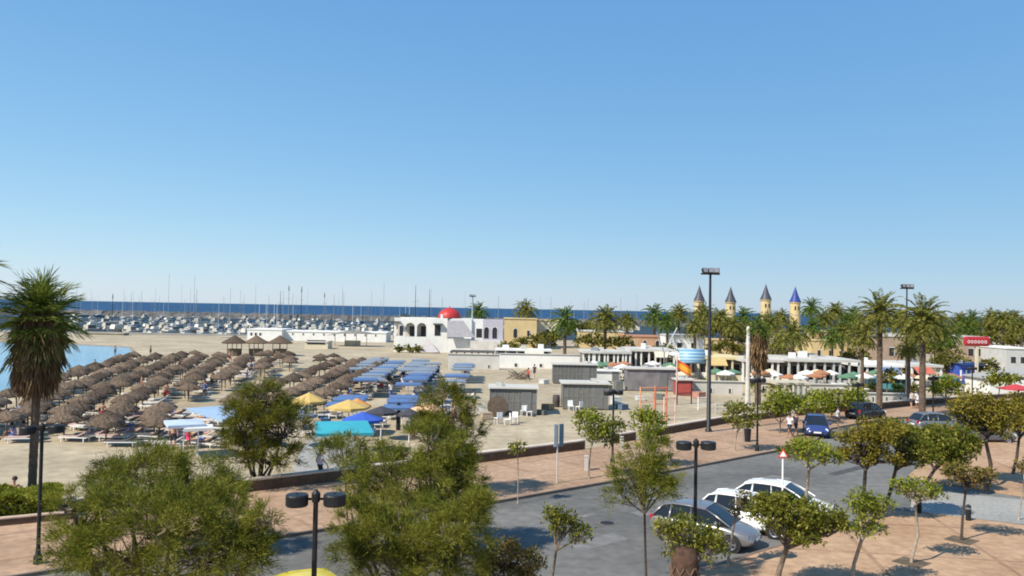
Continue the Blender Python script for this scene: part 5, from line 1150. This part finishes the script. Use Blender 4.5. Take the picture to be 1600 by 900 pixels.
block('house', 'brown house with dark windows behind the twin palms', 1362, 1424, 140, 524, 9, mat('brown_render', (.34, .25, .19), .85, .15, .6), [('w', .2, .12, 2.0, 1.4), ('w', .5, .12, 2.0, 1.4), ('w', .8, .12, 2.0, 1.4)], M_ROOF)
block('house', 'terracotta house behind the white pergola', 975, 1040, 165, 525, 9, mat('terracotta', (.46, .28, .17), .85, .2, .5), [('a', .2, .08, 1.4, 1.6), ('a', .5, .08, 1.4, 1.6), ('a', .8, .08, 1.4, 1.6)], mat('terracotta_roof', (.40, .2, .12), .85, .2, .8))
block('house', 'white house with grey roof above the blue awning', 1045, 1100, 150, 524, 9, M_WHITE, [('w', .3, .14, 2.3, .9), ('w', .7, .14, 2.3, .9)], M_ROOF)
block('house', 'sandy house between the first two towers', 1110, 1150, 175, 530, 9, M_YEL, [('a', .5, .1, 1.2, 1.5)], M_YEL)
block('house', 'pale house below the third tower', 1170, 1250, 165, 537, 9, mat('sand_render', (.5, .38, .25), .85, .15, .5), [('a', .2, .06, 1, 1.6), ('a', .4, .06, 1, 1.6), ('a', .6, .06, 1, 1.6)], M_ROOF)
block('shop', 'brown-walled shop building behind the red sign', 1505, 1545, 135, 526, 9, mat('brown_render', (.34, .25, .19)), [('w', .3, .2, 2.5, 1.2), ('w', .7, .2, 2.5, 1.2)], M_ROOF)
block('shop', 'low grey shop with white roof at the edge, above the white tent', 1572, 1610, 128, 543, 9, mat('grey_render', (.45, .45, .44)), [('w', .3, .2, 1.8, 1.0), ('w', .7, .2, 1.8, 1.0)], M_WHITE)
# cream walls and terraces near the restaurants
for a, b, D_, pt, lb, m in ((1062, 1160, 88, 595, 'long cream wall in front of the restaurants', M_ROOF), (1150, 1236, 92, 597, 'cream terrace wall left of the restaurant palm', M_CREAM), (1240, 1340, 90, 600, 'cream terrace wall with openings behind the bushy trees', M_ROOF),
                         (1350, 1421, 82, 614, 'pale chest-high wall left of the second twin palm', M_ROOF), (700, 780, 118, 553, 'low cream wall in front of the red-domed house', M_ROOF), (780, 910, 122, 553, 'white low wall with dark gaps left of the pergola', M_WHITE)):
    block('garden_wall', lb, a, b, D_, pt, .4, m, [('w', t_, .03, .2, .5) for t_ in (.2, .5, .8)], M_ROOF, .08, 'wall')
colonnade('cream-roofed open shelter behind the bushy trees', 1213, 1262, 84, 598, 3.5, 6, M_CREAM, 'shelter', mat('cream_shade', (.5, .44, .32), .8, .1, 1), .2, False)
colonnade('white low beach shelter on open sand behind the huts', 775, 860, 128, 546, 4, 6, M_WHITE, 'shelter', M_WHITE, .25)
colonnade('dark beam pergola between the domed house and the white shelter', 705, 770, 124, 549, 4, 7, mat('dark_timber', (.09, .08, .075), .8, .2, 3), 'shelter', mat('dark_timber', (.09, .08, .075)), .2, False)
CP = [('cream_cloth', (.62, .54, .38)), ('white_cloth', (.68, .66, .62)), ('rust_cloth', (.36, .16, .08)), ('green_cloth', (.10, .20, .12))]
rc = random.Random(77); cps = {}
CL = ['cream cafe parasol among tables in front of the restaurants', 'white cafe parasol among tables in front of the restaurants', 'rust-coloured cafe parasol in front of the restaurants', 'dark green cafe parasol in front of the restaurants']
for i in range(46):
    px = rc.uniform(905, 1500); Dp = rc.uniform(93, 99) if px > 1055 else rc.uniform(103, 109)
    k = rc.choice((0, 0, 1, 1, 2, 3)); xx = Xat(px, Dp)
    if k in cps: o = copy_at(cps[k], (xx, Dp, rc.uniform(-.3, 0)), rc.uniform(0, 6)); o['label'] = CL[k]
    else: cps[k] = parasol('cafe_parasol', CP[k], 2.3, 2.3, 0, 0, CL[k], 0, .4, True, xy=(xx, Dp), group='cafe parasols before the restaurants')
for i in range(34):
    px = rc.uniform(905, 1500); Dp = rc.uniform(90, 98) if px > 1055 else rc.uniform(100, 108); xx = Xat(px, Dp)
    if i == 0:
        e = empty('cafe_table', (xx, Dp, 0), 0, 'small white cafe table with two chairs on the terraces', 'cafe table', 'cafe tables on the terraces')
        MB().lathe([(.001, .72), (.45, .72), (.45, .76), (.001, .76)], 12).build('tabletop', M_WHITEM, e); MB().tube([(0, 0, 0), (0, 0, .72)], .05, 6).build('leg', M_STEEL, e); ct = e
        continue
    copy_at(ct, (xx, Dp, 0), 0)
for i in range(16):
    px = 915 + i * 37 + rc.uniform(-12, 12); Dp = 91 if px > 1055 else 104
    base_y = 482 + (px - 800) * .0183 + H / Dp * F
    tree('shrub', 'leafy potted shrub on the restaurant terraces, seen in front of the columns', px, Dp, [(px, base_y - 9, rc.uniform(5, 11), rc.uniform(5, 8)), (px + 4, base_y - 13, 5, 5)], L_BRIGHT if i % 2 else L_FAR, 'broad', M_BARK, .04, 1.2, 200 + i, 0.0, 'potted shrubs along the terraces', cat='shrub')
# blue kiosk
e, w, h, D_ = hut('bright blue kiosk with white stripes beyond the twin palms', 1497, 1532, 600, 31, mat('blue_panel', (.05, .10, .42), .5, .12, 2), 2.6, mat('navy_roof', (.02, .05, .16), .6, .1, 2), 'kiosk', slats=False, door=False)
for k in range(4): MB().box(-w + .25 + k*.72, -w + .47 + k*.72, -.03, -.002, .2, h*.7).build('panel', M_WHITEM, e)
MB().box(-w, w, -1.0, -.24, h - .1, h).build('awning', MATS['navy_roof'], e)
# red sign on its post
D_ = 98; p = Vector((Xat(1528, D_), D_, 0)); zt = P(1528, 526, D_).z; zb = P(1528, 541, D_).z; w = 20 / F * D_
e = empty('shop_sign', p, 0, 'big rounded red shop sign on a cream post', 'sign'); MB().box(-.14, .14, .15, .45, 0, zb + .3).build('post', M_CREAM, e)
MB().box(-w, w, 0, .6, zb, zt).build('panel', mat('sign_panel_red', (.36, .025, .03), .45, .06, 2), e, bevel=.25)
lt = MB(); zc = (zb + zt)/2 - .05
for k in range(6):
    xx = -w*.72 + k*w*.26; lt.lathe([(.13, -.012), (.19, -.012), (.19, .012), (.13, .012), (.13, -.012)], 12, Matrix.Translation((xx, -.02, zc)) @ Matrix.Rotation(math.pi/2, 4, 'X') @ Matrix.Scale(.8, 4, (1, 0, 0)))
lt.build('lettering', M_WHITEM, e)
# white tent with pitched roof at the edge
D_ = 92; x0 = Xat(1546, D_); e = empty('marquee', (x0 + 3.2, D_, 0), 0, 'white marquee with a low pitched dark-edged roof at the picture edge', 'marquee')
MB().box(-3.2, 3.6, 0, 5, 0, 1.9).build('wall', M_WHITE, e)
MB().add([(-3.5, -.3, 1.92), (3.9, -.3, 2.9), (3.9, 5.2, 2.9), (-3.5, 5.2, 1.92), (-3.5, -.3, 2.02), (3.9, -.3, 3.05), (3.9, 5.2, 3.05), (-3.5, 5.2, 2.02)], [(3, 2, 1, 0), (4, 5, 6, 7), (0, 1, 5, 4), (1, 2, 6, 5), (2, 3, 7, 6), (3, 0, 4, 7)]).build('roof', mat('dusty_roof', (.34, .33, .31), .8, .1, 2), e)
parasol('beach_parasol', ('red', (.45, .05, .06)), 3.0, 2.4, 1588, 600, 'dark red parasol at the picture edge in front of the marquee', .3, .4, True)

# spired towers
for i, (px, pt, lb, c) in enumerate(((1092, 446, 'slender yellow tower with dark grey spire, nearest the floodlight mast', (.06, .06, .075)), (1141, 448, 'smallest yellow tower with dark spire, second of four', (.06, .06, .075)),
                                  (1196, 444, 'tallest yellow tower with grey spire, third of four', (.06, .065, .08)), (1242, 448, 'yellow tower whose spire is bright blue', (.03, .05, .22)))):
    D_ = 330.0 if i != 1 else 350.0; x = Xat(px, D_); zt = P(px + .5, pt, D_).z; zs = P(px, pt + 24, D_).z; e = empty('tower', (x, D_, 0), 0, lb, 'tower', 'four spired towers'); r = 7.6 / F * D_
    MB().lathe([(r*1.1, 0), (r*1.05, zs*.55), (r*1.0, zs - .6), (r*1.15, zs - .4), (r*1.15, zs)], 16).build('shaft', M_YEL, e)
    MB().lathe([(r*1.2, zs + .01), (r*.62, zs + (zt-zs)*.42), (r*.25, zs + (zt-zs)*.78), (.06, zt), (.001, zt + .6)], 16).build('spire', mat('slate_%d' % i, c, .5, .15, 1), e)
    for a in (-1.9, -1.2): MB().box(-.28, .28, -.05, .05, zs - 3.3, zs - 1.8, Matrix.Rotation(a + math.pi/2, 4, 'Z') @ Matrix.Translation((0, -r*1.03, 0))).build('window', M_DARK, e)
    MB().lathe([(r*1.12, zs - 5.2), (r*1.12, zs - 4.9)], 16).build('string_course', M_CREAM, e)

# ------------------------------------------------------------------ harbour
bw = MB(); rr = random.Random(5); nx = 260; 
for j in range(4):
    for i in range(nx):
        x = -330 + i*1.9; yv = 500 + (0, 3, 9, 14)[j] + rr.uniform(-.7, .7); z = (-.6, 2.4, 3.1, -.6)[j] + rr.uniform(-.5, .5)*(j in (1, 2)); bw.v.append((x + rr.uniform(-.5, .5), yv, z))
for j in range(3):
    for i in range(nx-1): bw.f.append((j*nx+i, j*nx+i+1, (j+1)*nx+i+1, (j+1)*nx+i))
tag(bw.build('breakwater', mat('breakwater_rock', (.11, .105, .10), .95, .5, .25)), 'long dark rock breakwater shielding the harbour from the sea', 'breakwater')
qy = MB(); qy.box(-330, -40, 223.5, 226, -1, .35); 
tag(qy.build('quay', M_CONC), kind='structure')
HW = mat('hull_white', (.52, .47, .39), .35, .06, .4, coat=.3); HB = mat('hull_blue', (.05, .10, .22), .35, .06, .4, coat=.3); HG = mat('hull_grey', (.38, .40, .42), .35, .06, .4)
def boat(kind, m, L_, seed):
    rr = random.Random(seed); e = empty('sailboat' if kind == 's' else 'motorboat', (0, 0, 0)); b = L_*.15; mb = MB(); st = [(-L_/2, .85, .9), (-L_*.2, 1.0, .95), (L_*.15, .95, 1.05), (L_*.38, .55, 1.2), (L_/2, .03, 1.35)]
    vs = []
    for xx, ww, z in st: vs += [(xx, -b*ww, z), (xx, -b*ww*.75, .0), (xx, 0, -.35), (xx, b*ww*.75, .0), (xx, b*ww, z)]
    fs = [(i*5+j, (i+1)*5+j, (i+1)*5+j+1, i*5+j+1) for i in range(4) for j in range(4)] + [(i*5, i*5+4, (i+1)*5+4, (i+1)*5) for i in range(4)] + [(0, 1, 2, 3, 4)]
    mb.add(vs, fs).build('hull', m, e)
    c = MB(); h = 1.5 if kind == 's' else 1.75 + L_*.06; x0 = -L_*.28; x1 = L_*.18
    c.add([(x0, -b*.6, .9), (x1 + .9, -b*.5, .95), (x1 + .9, b*.5, .95), (x0, b*.6, .9), (x0 + .2, -b*.5, h), (x1, -b*.4, h), (x1, b*.4, h), (x0 + .2, b*.5, h)], [(4, 5, 6, 7), (0, 1, 5, 4), (1, 2, 6, 5), (2, 3, 7, 6), (3, 0, 4, 7)]).build('cabin', HW, e)
    MB().add([(x0 + .25, -b*.60, 1.25), (x1 + .45, -b*.49, 1.25), (x1 + .2, -b*.475, h - .18), (x0 + .3, -b*.545, h - .18)], [(0, 1, 2, 3)]).build('window', M_DARK, e)
    if kind == 's':
        mh = L_*1.4 + 1.5; MB().tube([(L_*.08, 0, .9), (L_*.08, 0, mh)], [.075, .05], 5).build('mast', M_STEEL if seed % 2 else M_WHITEM, e); MB().tube([(L_*.08, 0, 2.3), (-L_*.33, 0, 2.2)], .16, 6).build('boom', mat('sail_cover', (.06, .12, .3), .8, .1, 2) if seed % 2 else M_WHITEM, e)
    elif seed % 2:
        MB().box(x0, x1 - .6, -b*.45, b*.45, h + .9, h + 1.0).build('hardtop', HW, e)
    return e
BP = [boat('s', HW, 9, 1), boat('m', HW, 8, 2), boat('m', HW, 11, 3), boat('s', HB, 11, 4), boat('s', HW, 12, 5), boat('m', HG, 7, 6)]
BL = ['small white sailing boat moored in the crowded harbour', 'small white motorboat moored in the crowded harbour', 'large white motor cruiser moored in the crowded harbour', 'dark blue sailing boat moored in the crowded harbour', 'long white sailing yacht moored in the crowded harbour', 'small grey motorboat moored in the crowded harbour']
bu = set(); nb = 0
for row, (yy, dens) in enumerate(((230, 4.0), (243, 4.2), (258, 4.3), (276, 4.6), (298, 5.0), (325, 5.4), (358, 6.0), (395, 6.8), (435, 8.0), (475, 9.5))):
    x = Xat(100, yy); xe = Xat(650 if row < 6 else 1000, yy)
    if row == 0: x = Xat(205, yy)
    while x < xe and nb < 520:
        k = R.choices(range(6), (2, 5, 3, 1, 1, 4) if row < 5 else (3, 3, 2, 1, 3, 2))[0]; s = BP[k]; o = copy_tree(s) if k in bu else s; bu.add(k)
        o.location = (x, yy + R.uniform(-2.5, 2.5), -.3); o.rotation_euler.z = R.choice((math.pi/2, -math.pi/2)) + R.uniform(-.35, .35); q = R.uniform(.6, .95); o.scale = (q, q, q*R.uniform(.7, 1.15))
        tag(o, BL[k], 'boat', 'boats moored in the harbour'); nb += 1; x += dens * R.uniform(.8, 1.35)
print('boats', nb)
# tall masts that stand out over the horizon
for px, D_, py, lb in ((175, 330, 457, 'tall thin mast with a dark top, first over the sea'), (204, 350, 456, 'tall thin mast, second over the sea'), (306, 330, 450, 'tall thin mast rising alone over the sea'), (437, 300, 453, 'thick dark yacht mast of the central pair'),
                       (450, 320, 444, 'tallest pale mast of the central pair'), (470, 310, 446, 'mast with dark furled flag at its top'), (506, 340, 455, 'slim mast right of the furled flag mast'), (521, 340, 459, 'slim short mast beside its taller twin'), (648, 250, 444, 'dark tall mast over the arcaded house'),
                       (670, 260, 450, 'dark mast just left of the red dome'), (690, 270, 462, 'short mast above the red dome'), (778, 270, 460, 'thin mast right of the palm behind the house'), (860, 280, 462, 'thin mast above the sea between date palms'), (912, 300, 470, 'thin short mast right of the date palm')):
    x = Xat(px, D_); zt = P(px, py, D_).z; e = empty('yacht_mast', (x, D_, -.4 if D_ > 240 else 0), 0, lb, 'mast'); MB().tube([(0, 0, 0), (0, 0, zt*.6), (0, 0, zt)], [.12, .10, .06], 6).build('pole', M_STEEL if 'dark' not in lb else M_BLACK, e)
    MB().box(-1.1, 1.1, -.04, .04, zt*.68, zt*.68 + .08).build('spreader', M_STEEL, e)
    if 'flag' in lb or 'dark top' in lb or 'tallest' in lb: MB().tube([(0, 0, zt - 2.2), (0, 0, zt - .2)], [.22, .12], 6).build('pennant', mat('dark_green_cloth', (.05, .10, .07), .8, .1, 3), e)

# lattice stump
x = Xat(1072, 23.2); e = empty('palm_stump', (x - .1, 23.0, .12), 0, 'broad brown cross-hatched palm stump at the bottom edge', 'stump')
st = MB(); st.lathe([(.32, 0), (.34, .5), (.37, 1.2), (.39, 1.8), (.30, 2.15), (.001, 2.2)], 18); st.build('trunk', mat('stump_bark', (.075, .042, .028), .95, .35, 6, bump=.8), e, True)
lt = MB()
for k in range(9):
    for s in (-1, 1):
        pts = [((.355 + .05*t/2.2)*math.cos(k*.698 + s*t*1.4)*1.04, (.355 + .05*t/2.2)*math.sin(k*.698 + s*t*1.4)*1.0, t) for t in [q*.17 for q in range(11)]]
        lt.tube(pts, .024, 5)
lt.build('leaf_scars', mat('leaf_scar', (.15, .10, .07), .9, .2, 6), e)
D_ = 112; a = P(1026, 519, D_); b = P(1038, 549, D_); c = P(1058, 512, D_)
e = empty('sail_mast_pair', (b.x, D_, 0), 0, 'pair of thin pale poles forming a V over the restaurant roofs', 'poles')
for q in (a, c): MB().tube([(0, 0, 0), (0, 0, b.z - .2), (q.x - b.x, 0, q.z)], .09, 6).build('pole', M_STEEL, e)
for bx_, by_ in ((1424, 29.2), (1502, 32.2), (1212, 26.0), (1331, 26.5)):
    x_ = Xat(bx_, by_, .12); sheet('tree_pit', [(x_ + u*.5*.78 - v*.5*.63, by_ + u*.5*.63 + v*.5*.78) for u, v in ((-1, -1), (1, -1), (1, 1), (-1, 1))], .126, mat('island_soil', (.12, .09, .06), .95, .3, 3))
# litter bin and benches along the promenade
for px, py, lb in ((1168, 690, 'dark litter bin on the promenade near the small upright tree'), (690, 790, 'dark litter bin at the promenade kerb behind the roadside tree')):
    p = G(px, py, .12); e = empty('litter_bin', (p.x, p.y, .12), 0, lb, 'litter bin'); MB().lathe([(.2, 0), (.24, .8), (.26, .82), (.26, .86), (.001, .95)], 14).build('body', M_BLACK, e); MB().tube([(-.3, 0, 0), (-.3, 0, .9)], .025, 6).build('post', M_STEEL, e)
print('objects', len(bpy.data.objects))
